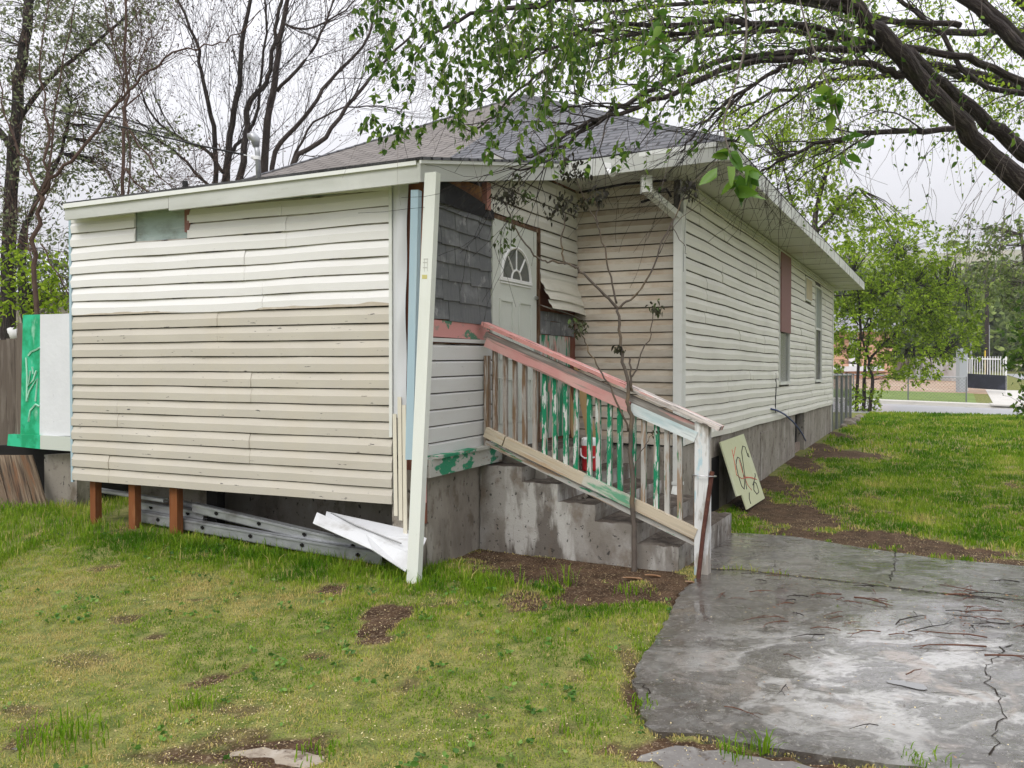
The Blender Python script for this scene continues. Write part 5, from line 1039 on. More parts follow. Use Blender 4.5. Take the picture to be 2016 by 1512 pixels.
# -- overhanging elm: limbs come in from the right
elm = thing('elm_tree', 'large dark elm leaning in from the right, its leafy limbs hanging over the roof', 'tree', (6.2, 7.6, 0)); T = Tree(1)
base = np.array([6.4, 7.7, 0])
T.limb([(base, .30), (base+np.array([-.05, .05, 1.6]), .24), (P(2150, 480, 7.6), .20), (P(2016, 365, 7.5), .10), (P(1930, 288, 7.4), .082), (P(1862, 208, 7.2), .078), (P(1800, 140, 7.1), .076), (P(1755, 88, 7.0), .076), (P(1700, 30, 6.9), .062), (P(1640, -25, 6.8), .055), (P(1500, -150, 6.5), .05)], 12, .012)
T.limb([(base+np.array([.1, 0, 1.5]), .2), (P(2160, 400, 8.3), .11), (P(2016, 300, 8.0), .078), (P(1930, 225, 7.8), .058), (P(1855, 165, 7.6), .054), (P(1790, 105, 7.1), .055)], 10, .012)
T.limb([(P(2170, 380, 7.7), .14), (P(2080, 190, 8), .07), (P(2016, 100, 8), .06), (P(1948, 37, 8), .055), (P(1880, -20, 8), .05)], 10, .012)
T.limb([(P(2200, 300, 8.2), .14), (P(2070, 130, 8.8), .055), (P(1990, 60, 8.8), .048), (P(1920, -20, 8.8), .04)], 9, .012)
lb = []
lb.append(T.limb(pp([(2016, 162), (1930, 122), (1818, 96), (1726, 89), (1633, 61), (1485, 44), (1300, 48), (1180, 56), (1080, 90), (1010, 130), (950, 180)], 7.6, .036, .007, -1.4), 8, .015))
lb.append(T.limb(pp([(1781, 148), (1720, 128), (1670, 122), (1596, 118), (1540, 135), (1485, 163), (1422, 207), (1370, 260), (1340, 300)], 7.1, .032, .006, -.4), 8, .012))
lb.append(T.limb(pp([(1730, 92), (1615, 100), (1448, 118), (1330, 152), (1250, 195), (1170, 240), (1100, 290), (1060, 318), (1000, 330)], 7.1, .032, .006, -.9), 8, .012))
lb.append(T.limb(pp([(1600, 60), (1480, 40), (1380, 62), (1290, 64), (1180, 84), (1090, 130), (1020, 180), (960, 240), (900, 250)], 7.0, .026, .005, -.7), 7, .012))
lb.append(T.limb(pp([(1560, 115), (1440, 128), (1330, 180), (1240, 215), (1160, 240), (1080, 290), (1020, 320)], 6.9, .03, .007, -.6), 7, .012))
lb.append(T.limb(pp([(1878, 254), (1763, 257), (1670, 268), (1607, 285), (1550, 310), (1504, 337), (1470, 352)], 7.1, .026, .006, -.3), 6, .01))
lb.append(T.limb(pp([(1670, 268), (1640, 290), (1600, 310)], 7.0, .012, .004), 5, .008))
lb.append(T.limb(pp([(2016, 185), (1920, 160), (1830, 40), (1740, -20)], 8.5, .03, .02), 6, .012))
lb.append(T.limb(pp([(1890, 50), (1800, 40), (1700, 45), (1650, 40)], 7.8, .03, .01), 6, .012))
lb.append(T.limb(pp([(1700, 30), (1560, -10), (1400, -20), (1250, -5), (1100, 0), (960, 20), (860, 60), (800, 120)], 6.9, .04, .006, -1.0), 7, .012))
lb.append(T.limb(pp([(1480, 165), (1400, 250), (1330, 330)], 6.9, .012, .003), 5, .008)); lb.append(T.limb(pp([(1600, 170), (1500, 230), (1430, 290), (1370, 350)], 7.0, .012, .003), 5, .008))
for i, l in enumerate(lb): T.spawn(l, 16 if i < 5 else 8, .9, 1, 3, .6, -.04, .1, .010, bias=(-.45, -.1, -.15), wg=.16)
T.spawn(lb[5], 22, .55, 1, 3, .9, -.12, .0, .005, bias=(-.1, 0, -.5)); T.spawn(lb[1], 18, .7, 1, 2, .9, -.1, .1, .004, bias=(-.3, 0, -.4))
bark_n = T.b; lp_, la_, ls_ = [], [], []
tw = MB(); r = T.r
def hang(x, y, Y, L, lean, leafn, lsz, rad=.0017, seg=5):
    p = P(x, y, Y); d = nrm(np.array([lean+r.normal(0, .25), r.normal(0, .25), -1+r.normal(0, .12)])); pts = [p]; n = seg
    for k in range(n): d = nrm(d+np.array([r.normal(0, .16), r.normal(0, .16), -.10])); pts.append(pts[-1]+d*L/n)
    tw.tube(pts, [rad*(1.3-.8*k/n) for k in range(n+1)], 3, cap=False)
    for k in range(leafn):
        t = r.uniform(.12, 1)*n; i = min(n-1, int(t)); q = pts[i]+(pts[i+1]-pts[i])*(t-i); lp_.append(q); la_.append(nrm(np.array([r.normal(0, .55), r.normal(0, .55), -.75+r.normal(0, .35)]))); ls_.append(lsz*r.uniform(.6, 1.25))
def patch(n, x0, x1, y0, y1, Y0, Y1, L0, L1, lf, lsz, lean=-.2, rad=.0017):
    for _ in range(n): hang(r.uniform(x0, x1), r.uniform(y0, y1), r.uniform(Y0, Y1), r.uniform(L0, L1), lean, int(r.integers(*lf)) if lf[1] else 0, lsz, rad)
patch(118, 740, 1150, -90, 110, 4.6, 6.6, .25, .6, (8, 18), .060); patch(92, 950, 1400, -90, 100, 4.6, 6.8, .22, .55, (7, 15), .060)
patch(26, 780, 1120, 90, 180, 5.0, 5.8, .2, .4, (8, 15), .058); patch(16, 900, 1230, 180, 265, 5.0, 5.6, .15, .32, (7, 13), .058); patch(16, 960, 1250, 240, 300, 4.8, 5.5, .08, .2, (5, 9), .055)
patch(14, 720, 860, 215, 262, 5.2, 5.8, .10, .2, (6, 11), .055, -.6); patch(30, 1250, 1480, 60, 260, 5.5, 6.8, .2, .5, (5, 12), .055)
patch(60, 1400, 1720, -70, 40, 5.5, 7.5, .25, .7, (6, 14), .055); patch(40, 1650, 2050, -60, 240, 6, 8.6, .3, .8, (4, 10), .055); patch(70, 1560, 2050, 150, 420, 6.4, 8.6, .3, .7, (0, 4), .045, .0)
patch(90, 800, 1700, -60, 150, 4.4, 6.8, .4, 1.0, (0, 0), .05, -.1, .0013)
patch(60, 1900, 2080, 330, 520, 6.8, 8.4, .3, .7, (0, 3), .04, -.5, .0022)
near_l = len(lp_)
T.b.build('trunk', m_bark, elm, smooth=True); tw.build('twigs', m_twig, elm)
nl = np.array(lp_); leafmesh('foliage', nl, la_, np.array(ls_), m_leaf, elm, .55, seed=3)
# far layer of the canopy: smaller leaves on branches further back
T2 = Tree(5); et = thing('elm_tree', 'second, more distant elm whose fine foliage shows behind the roof ridge', 'tree', (14.2, 17, .2)); tr = T2.limb([(np.array([14.2, 17, .2]), .3), (np.array([13.6, 16.8, 3]), .24), (P(2150, 150, 16), .16), (P(1900, -100, 16), .10)], 9, .03)
for seq in ([(2140, 200), (1900, 150), (1700, 90), (1500, 60), (1300, 80), (1180, 120)], [(2080, 60), (1860, 60), (1640, 10), (1420, 0), (1200, 30), (1080, 80)], [(2140, 230), (1900, 130), (1720, 150), (1560, 170), (1430, 230)], [(1820, -20), (1600, -60), (1300, -50), (1000, 0)]):
    l = T2.limb(pp(seq, 15.5, .07, .015, -2.5), 6, .03); T2.spawn(l, 34, 1.5, 1, 4, .8, -.05, .0, .012, wg=.2)
mid = T2.mid; r2 = T2.r; pos = []; ax = []
for (q, d, lv) in mid:
    for _ in range(4): pos.append(q+r2.normal(0, .12, 3)); ax.append(nrm(r2.normal(0, .6, 3)+np.array([0, 0, -.5])))
T2.b.build('trunk', m_bark, et); leafmesh('foliage', pos, ax, r2.uniform(.05, .085, len(pos)), m_leafm, et, .6, seed=6)
# -- near drooping twigs with large bright leaves
def near_spray(label, path, Y, rad, clusters, size, seed):
    t = thing('hanging_branch', label, 'branch', P(path[0][0], path[0][1], Y), 'close branches hanging into view'); r = np.random.default_rng(seed); M = MB(); q = spline([(P(x, y, Y), rad) for x, y in path]); M.tube([p for p, _ in q], [rad*(1.2-.7*i/len(q)) for i in range(len(q))], 5); pos = []; ax = []
    for (x, y, n) in clusters:
        c = P(x, y, Y); k0 = min(range(len(q)), key=lambda i: np.linalg.norm(q[i][0]-c)); M.tube([q[k0][0], (q[k0][0]+c)/2+np.array([0, .01, .004]), c], rad*.6, 4)
        for _ in range(n): pos.append(c+r.normal(0, size*.16, 3)); ax.append(nrm(np.array([r.normal(0, .8), r.normal(0, .4), -.45+r.normal(0, .4)])))
    M.build('stem', m_twig, t); leafmesh('leaves', pos, ax, size*r.uniform(.7, 1.15, len(pos)), m_leafb, t, .52, seed=seed)
near_spray('close drooping twig with the largest bright green leaves at the roof corner', [(1455, -60), (1470, 60), (1450, 160), (1425, 240), (1436, 300), (1448, 335)], 2.3, .003, [(1440, 298, 4), (1432, 332, 3), (1455, 345, 5), (1478, 335, 4), (1446, 362, 3)], .078, 1)
near_spray('close twig with dark green leaf cluster against the sky right of the roof', [(1560, -60), (1590, 60), (1615, 130), (1640, 190), (1655, 250), (1662, 290), (1664, 310)], 3.2, .003, [(1636, 175, 3), (1628, 198, 5), (1650, 196, 4), (1640, 215, 3), (1672, 262, 4), (1660, 300, 2), (1712, 275, 2), (1460, 255, 2)], .075, 2)
near_spray('close twig with leaf bunch hanging at the top centre', [(1250, -60), (1275, 20), (1290, 70)], 3.4, .003, [(1290, 60, 3), (1300, 95, 4), (1270, 85, 2), (1340, 110, 4), (1295, 35, 2)], .075, 3)
# -- sapling by the steps
sg = gp(1248, 1121); Ys = sg[1]; sp_ = thing('sapling', 'thin bare sapling with withered leaf tufts in front of the railing', 'tree', sg); T = Tree(9)
L1 = T.limb([(sg-np.array([0, 0, .05]), .022)]+pp([(1249, 1050), (1245, 1000), (1246, 940), (1241, 890), (1243, 830), (1236, 790), (1238, 755), (1226, 712), (1219, 650), (1216, 606)], Ys, .020, .010), 8, .004)
cl_ = []
for seq, a, b in (([(1217, 608), (1190, 580), (1150, 540), (1128, 524), (1113, 517), (1085, 516), (1060, 509), (1028, 470), (1006, 436), (1000, 395)], .010, .004), ([(1113, 517), (1107, 500), (1108, 460), (1113, 420)], .007, .004), ([(1217, 606), (1240, 590), (1270, 556), (1300, 490), (1325, 430), (1350, 375)], .008, .004), ([(1214, 598), (1202, 545), (1190, 490), (1178, 444), (1160, 415), (1152, 392)], .007, .003), ([(1178, 442), (1175, 410), (1174, 385)], .005, .003),
                  ([(1150, 392), (1135, 350), (1125, 320)], .004, .003), ([(1236, 848), (1215, 790), (1185, 735), (1165, 700), (1148, 665), (1140, 642)], .007, .003), ([(1244, 742), (1262, 700), (1280, 660), (1289, 608)], .006, .003), ([(1244, 770), (1241, 735), (1239, 704)], .008, .006), ([(1247, 930), (1262, 890), (1275, 870), (1288, 845)], .005, .002), ([(1222, 690), (1212, 684)], .003, .002), ([(1350, 375), (1420, 310)], .003, .002), ([(1298, 500), (1330, 440), (1390, 390)], .003, .0015), ([(1320, 440), (1345, 480), (1352, 500)], .003, .0015)):
    T.limb(pp(seq, Ys, a*1.15, b*1.1), 6, .006)
T.b.build('trunk', m_sapling, sp_, smooth=True); pos = []; ax = []; rn = []
for (x, y, rx, n, g) in ((1000, 385, 20, 46, .3), (1012, 430, 16, 14, .9), (992, 470, 22, 18, 1), (1110, 402, 26, 60, .2), (1180, 385, 14, 32, .15), (1130, 330, 26, 60, .2), (1352, 365, 14, 40, .1), (1362, 385, 8, 10, .2), (1292, 605, 12, 24, .6), (1140, 640, 16, 26, .7), (1218, 684, 9, 14, .4), (1036, 385, 12, 12, .9), (1150, 395, 10, 14, .3), (1285, 850, 8, 5, .2), (1015, 350, 14, 12, .5)):
    for _ in range(int(n*1.5)): pos.append(P(x+T.r.normal(0, rx*.6), y+T.r.normal(0, rx*.55), Ys+T.r.normal(0, .05))); ax.append(nrm(np.array([T.r.normal(0, .5), T.r.normal(0, .5), -.8]))); rn.append(np.clip(g+T.r.normal(0, .2), 0, 1))
leafmesh('withered_leaves', pos, ax, T.r.uniform(.03, .06, len(pos)), m_leafd, sp_, .5, rnd=np.array(rn), seed=2)
# -- bare trees behind the addition
def bare(name, label, base, stems, m, L, seed, buds=2, bs=.05, kids=4, sp=11, up=.1, lv=2):
    t = thing(name, label, 'tree', base, 'bare trees behind the addition' if name == 'bare_tree' else None); T = Tree(seed)
    for (seq, Y, a, b) in stems:
        l = T.limb(pp(seq, Y, a*.55, b*.45), 8, .018); T.spawn(l, sp+1, L, lv, kids, .55, up, .15, .010, wg=.13, rmin=.002)
    T.b.build('trunk', m, t, smooth=True); r = T.r
    if buds:
        pos = []; ax = []
        for (q, d, lv) in T.tips:
            if lv < 2:
                for _ in range(buds): pos.append(q+r.normal(0, .05, 3)); ax.append(nrm(d+r.normal(0, .7, 3)+np.array([0, 0, -.3])))
        leafmesh('seed_tufts', pos, ax, bs*r.uniform(.5, 1.3, len(pos)), m_bud, t, .4, seed=seed)
    return T
B1 = P(440, 700, 16)*np.array([1, 1, 0]); B2_ = P(560, 700, 17)*np.array([1, 1, 0])
bare('bare_tree', 'bare tree with several dark upright stems left of the mast', B1, [([(430, 700), (436, 480), (442, 372), (450, 290), (466, 190), (478, 80), (498, -20)], 16, .17, .07), ([(440, 500), (470, 368), (484, 270), (487, 205), (520, 172), (535, 120), (545, 40), (560, -20)], 15.6, .13, .06), ([(436, 480), (428, 360), (420, 250), (400, 160), (385, 80), (340, -20)], 16.4, .11, .05),
     ([(440, 340), (400, 292), (330, 258), (285, 200), (250, 120)], 15.8, .07, .02), ([(436, 400), (370, 320), (310, 275), (270, 235)], 15.5, .06, .02), ([(442, 380), (455, 300), (500, 240), (520, 100), (525, -20)], 16.6, .08, .04)], m_bark, 1.9, 21)
bare('bare_tree', 'bare tree with spreading limbs reaching right behind the roof', B2_, [([(540, 700), (522, 420), (528, 240), (545, 130), (555, 40), (580, -20)], 17, .18, .08), ([(530, 420), (542, 300), (600, 232), (650, 160), (715, 90), (745, -10)], 16.6, .10, .04), ([(540, 460), (575, 325), (640, 270), (700, 190), (760, 115), (820, 60)], 16.2, .11, .035), ([(560, 380), (575, 320), (620, 240), (700, 210), (790, 215)], 17, .06, .02), ([(555, 40), (600, 60), (680, 20), (720, -30)], 16.8, .05, .02), ([(545, 180), (600, 120), (640, 50), (660, -20)], 16.8, .07, .03)], m_barkb, 1.9, 22)
bare('bare_tree', 'slim bare tree with two straight poles behind the left part of the roof', P(243, 700, 13)*np.array([1, 1, 0]), [([(242, 640), (241, 395), (246, 270), (248, 150), (246, -20)], 13, .06, .035), ([(252, 640), (252, 400), (250, 200), (215, 60), (200, -20)], 13.2, .03, .018), ([(244, 330), (290, 375), (350, 380)], 12.8, .03, .012), ([(247, 240), (300, 330), (355, 380)], 12.9, .03, .012)], m_barkr, 1.0, 23, sp=12, bs=.045)
rt = bare('young_tree', 'reddish brown multi-stem young tree growing behind the porch wall', P(72, 860, 9.6)*np.array([1, 1, 0]), [([(72, 860), (72, 620), (68, 500), (80, 400), (86, 372), (130, 330), (180, 270), (230, 205), (262, 170), (300, 135), (350, 100), (420, 88), (470, 66), (512, 20)], 9.6, .055, .010), ([(82, 390), (60, 335), (30, 280), (0, 180), (-30, 100)], 9.6, .03, .012), ([(86, 372), (94, 250), (80, 120), (100, -20)], 9.5, .028, .010), ([(72, 500), (50, 485), (0, 455)], 9.5, .016, .008), ([(80, 480), (120, 560), (142, 585)], 9.6, .016, .012), ([(60, 420), (95, 330), (110, 200), (140, 60), (150, -20)], 9.8, .026, .01), ([(180, 270), (220, 240), (250, 150), (320, 60)], 9.6, .014, .005), ([(262, 170), (290, 60), (300, -20)], 9.6, .014, .005)], m_barkr, .8, 24, buds=2, bs=.035, sp=9, kids=3)
def leafy(label, base, trunk, limbs, clumps, m_t, m_l, ls, seed, group=None, name='leafy_tree', n_sub=5, cr=.5, wide=.55, droop=-.35, dn=1.):
    """limbs traced; clumps: (x,y,Y,rx_px,ry_px,n) volumes filled with short leafy shoots"""
    t = thing(name, label, 'tree', base, group); T = Tree(seed); r = T.r
    ends = []
    for (seq, Y, a, b) in trunk+limbs: l = T.limb(pp(seq, Y, a, b), 7, .01); ends += [q for q, _ in l]
    ends = np.array(ends); pos = []; ax = []
    for (x, y, Y, rx, ry, n) in clumps:
        for _ in range(int(n*dn)):
            a = r.normal(size=3); a *= r.uniform(.25, 1)**.5/np.linalg.norm(a); c = P(x+a[0]*rx, y+a[2]*ry, Y+a[1]*rx*Y/F); k = int(np.argmin(np.linalg.norm(ends-c, axis=1))); 
            if r.random() < .5:
                s0 = ends[k]; mdl = (s0+c)/2+np.array([0, 0, .06*np.linalg.norm(c-s0)]); T.b.tube([s0, mdl, c], [.004*Y/10+.002, .004*Y/14+.001, .002], 3, cap=False)
            out = nrm(c-P(x, y, Y)+r.normal(0, .1, 3)+np.array([0, 0, .05]))
            ln = cr*r.uniform(.5, 1.2); nn = n_sub+int(r.integers(0, 4))
            T.b.tube([c, c+out*ln*.5+np.array([0, 0, .02]), c+out*ln], .0018*Y/9, 3, cap=False)
            for i in range(nn): pos.append(c+out*ln*r.uniform(0, 1)+r.normal(0, .035, 3)); ax.append(nrm(out*.4+r.normal(0, .55, 3)+np.array([0, 0, droop])))
    T.b.build('trunk', m_t, t, smooth=True); leafmesh('crown', pos, ax, ls*r.uniform(.6, 1.25, len(pos)), m_l, t, wide, seed=seed); return t
leafy('tall grey-green tree at the far left with thick dark trunk', P(20, 700, 14)*np.array([1, 1, 0]), [([(14, 760), (16, 560), (22, 380), (34, 200), (52, 60), (60, -20)], 14, .13, .07)], [([(16, 560), (60, 420), (120, 300), (140, 200)], 14.3, .05, .02), ([(60, 700), (44, 560), (50, 440)], 13.6, .08, .05), ([(30, 250), (100, 150), (180, 90), (240, 40)], 14.4, .045, .02), ([(30, 300), (-40, 200)], 14, .07, .03)],
      [(60, 60, 14, 130, 90, 210), (170, 120, 14.6, 110, 90, 110), (60, 220, 14, 110, 80, 140), (150, 300, 14.4, 90, 60, 100), (40, 360, 14, 80, 60, 80), (250, 330, 14.6, 80, 50, 100), (300, 270, 15, 60, 25, 45), (200, 30, 14.6, 120, 50, 130), (60, 480, 13.6, 70, 50, 80), (110, 550, 12.6, 40, 40, 60)], m_bark, m_leafg, .075, 31, n_sub=6, cr=.5)
leafy('ivy-green undergrowth around the trunks behind the porch wall', P(60, 720, 12)*np.array([1, 1, 0]), [([(58, 760), (60, 640), (48, 560)], 12.4, .12, .09)], [], [(90, 600, 11.6, 34, 40, 70), (30, 560, 12.3, 40, 60, 70), (110, 560, 11.4, 24, 30, 30)], m_bark, m_leafm, .08, 32, name='undergrowth_tree')
gpb = gp(1700, 812)
leafy('bushy yellow-green multi-trunk tree beside the far end of the side wall', gpb, [([(1686, 822), (1688, 740), (1694, 650), (1690, 590), (1680, 540)], gpb[1], .07, .03), ([(1700, 815), (1702, 745), (1706, 690), (1720, 600)], gpb[1]+.3, .08, .03), ([(1711, 815), (1718, 748), (1710, 715), (1735, 682), (1780, 640), (1830, 600)], gpb[1]-.3, .075, .02)],
      [([(1712, 712), (1700, 650), (1750, 560), (1770, 500)], gpb[1], .04, .012), ([(1690, 640), (1660, 600), (1640, 580)], gpb[1], .03, .012), ([(1735, 682), (1800, 690), (1850, 700)], gpb[1], .03, .01), ([(1694, 650), (1750, 620), (1850, 560), (1900, 560)], gpb[1], .03, .01), ([(1640, 582), (1740, 575), (1800, 560)], gpb[1]-.6, .03, .02)],
      [(1700, 640, gpb[1], 75, 70, 210), (1780, 590, gpb[1], 95, 70, 260), (1860, 600, gpb[1], 80, 60, 170), (1720, 520, gpb[1], 90, 60, 200), (1820, 500, gpb[1], 90, 45, 130), (1800, 690, gpb[1], 80, 34, 90), (1870, 670, gpb[1], 60, 40, 70), (1670, 560, gpb[1], 45, 60, 80), (1700, 790, gpb[1], 30, 30, 36), (1740, 730, gpb[1], 40, 22, 24), (1800, 740, gpb[1]-.5, 40, 12, 22), (1740, 430, gpb[1]+1, 60, 24, 34), (1640, 690, gpb[1]+.6, 30, 50, 40)], m_bark, m_leafm, .14, 33, cr=.4, n_sub=8, dn=1.5)
leafy('tall airy yellow-green tree rising behind the far roof corner', P(1600, 700, 24)*np.array([1, 1, 0]), [([(1600, 740), (1602, 560), (1606, 420), (1640, 300)], 24, .16, .03)], [([(1602, 500), (1560, 400), (1540, 320)], 24, .06, .02), ([(1604, 460), (1660, 400), (1690, 370)], 24, .06, .02)],
      [(1580, 330, 24, 60, 50, 100), (1630, 300, 24, 40, 45, 70), (1620, 400, 24, 70, 35, 120), (1660, 440, 24, 50, 40, 90), (1560, 270, 24, 60, 50, 80), (1490, 250, 25, 80, 50, 100), (1760, 440, 24.5, 50, 16, 36)], m_barkb, m_leafm, .13, 34, cr=.5)
leafy('dark green leafy shoots of a shrub at the right edge of the lawn', P(2040, 860, 10)*np.array([1, 1, 0]), [([(2060, 900), (2050, 760), (2030, 640)], 10, .03, .012)], [([(2050, 760), (2010, 700)], 10, .012, .005), ([(2055, 830), (2008, 790)], 10, .010, .004)], [(2035, 640, 10, 36, 60, 60), (2025, 700, 10, 30, 30, 40), (2022, 790, 10, 22, 28, 16), (2030, 830, 10, 20, 20, 10)], m_bark, m_leaf, .075, 35, name='shrub', cr=.2)
leafy('leafy green tree mass in the distance beyond the right edge', P(2030, 700, 30)*np.array([1, 1, 0]), [([(2040, 800), (2030, 600), (2010, 460)], 30, .2, .05)], [], [(2000, 500, 30, 80, 60, 160), (1960, 560, 30, 50, 40, 80), (2030, 620, 30, 50, 60, 80), (1930, 470, 30, 60, 30, 60)], m_barkb, m_leaff, .16, 36, cr=.6)
for i, (x, y, Y, rx, ry, n, lab) in enumerate(((1905, 640, 85, 60, 60, 330, 'rounded grey-green tree behind the gate, nearest the utility pole'), (1830, 640, 90, 60, 50, 260, 'green tree behind the concrete wall, left of the pole'), (1985, 640, 95, 60, 70, 330, 'tall dark green tree at the right edge beyond the side street'), (1770, 630, 100, 60, 50, 240, 'pale green tree behind the peach house roof'), (1960, 560, 130, 90, 40, 260, 'wide far tree crown on the hill foot, upper right'), (1850, 560, 140, 90, 30, 220, 'low wide tree clump on the hill foot, centre right'), (1690, 600, 110, 60, 60, 240, 'green tree behind the far end of the house'))):
    leafy(lab, P(x, 738, Y)*np.array([1, 1, 0])+np.array([0, 0, 1.5]), [([(x, 742), (x+2, y+ry*.3), (x, y)], Y, .35, .1)], [], [(x, y, Y, rx, ry, n), (x+rx*.5, y+ry*.4, Y, rx*.6, ry*.5, n//3), (x-rx*.5, y+ry*.35, Y, rx*.6, ry*.5, n//3)], m_barkb, m_leaff, .75, 50+i, 'trees across the street', cr=2.0, n_sub=7, wide=.7, droop=0)

# ---------------- grass, litter, fallen twigs ----------------
def excluded(x, y):
    q = np.stack([x, y], -1); ex = inpoly(x, y, slabA) | inpoly(x, y, slabB)
    s1 = (q-RP)@(-D2); s2 = (q-RP)@D1; ex |= (s1 > -.05) & (s1 < us(1335, 1100)) & (s2 > -.0) & (s2 < 1.9)
    e1 = (q-P0)@D2; e2 = (q-P0)@D1; ex |= (e1 > 0) & (e2 > 0) & (e2 < 12) & (e1 < 9)
    f1 = (q-A0)@W_F.d; f2 = (q-A0)@(-W_F.n); ex |= (f1 > 0) & (f1 < 3.6) & (f2 > .12) & (f2 < 4)
    g1 = (q-I0)@W_E.d; g2 = (q-I0)@(-W_E.n); ex |= (g1 > -.5) & (g1 < 2.9) & (g2 > 0) & (g2 < 2)
    return ex
def blades(name, label, n, x0, x1, y0, y1, h, w_, seed, fr=None, dens=None, lush=None, cut=.25):
    r = np.random.default_rng(seed); x = r.uniform(x0, x1, n); y = r.uniform(y0, y1, n)
    k = (np.abs(x) < .66*y+.35) & ~excluded(x, y); x, y = x[k], y[k]; s_ = soil(x, y); tuft = vn(x, y, .10, 51, 2); k = r.random(len(x)) < (1-s_*1.25)*(.25+1.3*sstep(.25, .6, tuft)); x, y, s_ = x[k], y[k], s_[k]
    if dens is not None: k = r.random(len(x)) < dens(x, y); x, y, s_ = x[k], y[k], s_[k]
    m = len(x); z = gz(x, y)+.012*(vn(x, y, .25, 5)-.5)+.02*(vn(x, y, .9, 6)-.5)-.01
    L = lush(x, y) if lush is not None else np.full(m, .5); dry = vn(x, y, .55, 61)*.75+vn(x, y, .12, 62)*.25
    c = np.clip(.20+.66*L+(.5-dry)*1.7+(vn(x, y, .3, 66)-.5)*.9*(dry < .5)+r.normal(0, .12, m), .02, 1); c = np.clip(c-s_*1.3*(r.random(m) < .7), .06, 1); c = np.where(r.random(m) < .10*(1-L)+.02, r.uniform(0, .2, m), c)
    H = h*(1-.7*np.clip(s_*1.3, 0, 1))*(.45+.9*L)*r.uniform(.45, 1.35, m)*(.7+.6*vn(x, y, .2, 63)); a = r.uniform(0, 2*math.pi, m); bend = r.uniform(.15, .9, m); dx, dy = np.cos(a), np.sin(a); wx, wy = -dy, dx; w2 = w_*r.uniform(.6, 1.3, m)/2
    B = np.stack([x, y, z], -1); D_ = np.stack([dx, dy, 0*dx], -1); Wv = np.stack([wx, wy, 0*wx], -1)*w2[:, None]; U = np.array([0, 0, 1.])
    mid_ = B+U*(H*.55)[:, None]+D_*(H*bend*.22)[:, None]; tip = B+U*(H*(1-.28*bend))[:, None]+D_*(H*bend*.75)[:, None]
    V = np.stack([B-Wv, B+Wv, mid_+Wv*.8, mid_-Wv*.8, tip+Wv*.15, tip-Wv*.15], 1); b = np.arange(m)[:, None]*6
    Q = np.concatenate([b+np.array([[0, 1, 2, 3]]), b+np.array([[3, 2, 4, 5]])], 0)
    o = npmesh(name, V.reshape(-1, 3), Q, m_grass, {'rnd': np.repeat(c, 6)}); return tag(o, label, 'grass', kind='stuff')
m_grass = mat('grass blades', (.1, .2, .03), .55, attr=('rnd', [(0, (.58, .44, .21)), (.15, (.44, .40, .11)), (.32, (.31, .38, .05)), (.6, (.17, .29, .014)), (1, (.06, .16, .006))]), trans=.4, spec=.06)
def lushN(x, y):
    f2 = (np.stack([x, y], -1)-A0)@(-W_F.n); return np.clip(.14+.8*np.exp(-np.abs(f2+.15)/.55)*(x < 1.0)+.6*sstep(.9, 2.5, x)*sstep(6.8, 7.6, y), 0, 1)
blades('grass', 'short dry-patched front lawn grass in the foreground', 330000, -4.2, 3, 2.75, 7.2, .042, .0052, 1, lush=lushN, dens=lambda x, y: np.clip(1.25-.07*(y-2.7), .5, 1))
blades('grass', 'longer lush grass along the foot of the front wall', 60000, -6, .4, 5.2, 9.5, .085, .007, 2, lush=lambda x, y: np.full(len(x), .75), dens=lambda x, y: np.exp(-(((np.stack([x, y], -1)-A0)@(-W_F.n)+.12)/.33)**2)+.9*(x < -4.0))
def sideD(x, y): return ((x-1.68)*.883-(y-8.2)*.469 > .12)
blades('grass', 'thick green side lawn beside the long wall', 210000, 1.6, 11, 6.0, 14.5, .05, .010, 3, lush=lambda x, y: .68+.3*vn(x, y, 1.2, 71), dens=lambda x, y: sideD(x, y)*np.clip(1.2-.05*(y-6), .3, 1))
blades('grass', 'green side lawn further back towards the street', 110000, 4, 19, 14.2, 30, .07, .022, 4, lush=lambda x, y: .62+.3*vn(x, y, 1.8, 72), dens=lambda x, y: sideD(x, y)*((x*.469+y*.883) < 29.6))
# tufts
def tuft(name, label, x, y, n, h, seed, spread=.04, c=(.5, .9)):
    g = gp(x, y); r = np.random.default_rng(seed); M = []; V = []; Qs = []; cs = []
    for k in range(n):
        b = g+np.array([r.normal(0, spread), r.normal(0, spread), -.01]); a = r.uniform(0, 6.3); H = h*r.uniform(.5, 1.2); be = r.uniform(.2, 1.1); d = np.array([math.cos(a), math.sin(a), 0]); w = np.array([-d[1], d[0], 0])*.0028; U = np.array([0, 0, 1.])
        m1 = b+U*H*.5+d*H*.12*be; m2 = b+U*H*(.85-.15*be)+d*H*.4*be; t = b+U*H*(1-.35*be)+d*H*.75*be; i = len(V); V += [b-w, b+w, m1+w, m1-w, m2+w*.7, m2-w*.7, t+w*.1, t-w*.1]; Qs += [(i, i+1, i+2, i+3), (i+3, i+2, i+4, i+5), (i+5, i+4, i+6, i+7)]; cs += [r.uniform(*c)]*8
    tag(npmesh(name, np.array(V), np.array(Qs), m_grass, {'rnd': np.array(cs)}), label, 'grass tuft', kind='stuff')
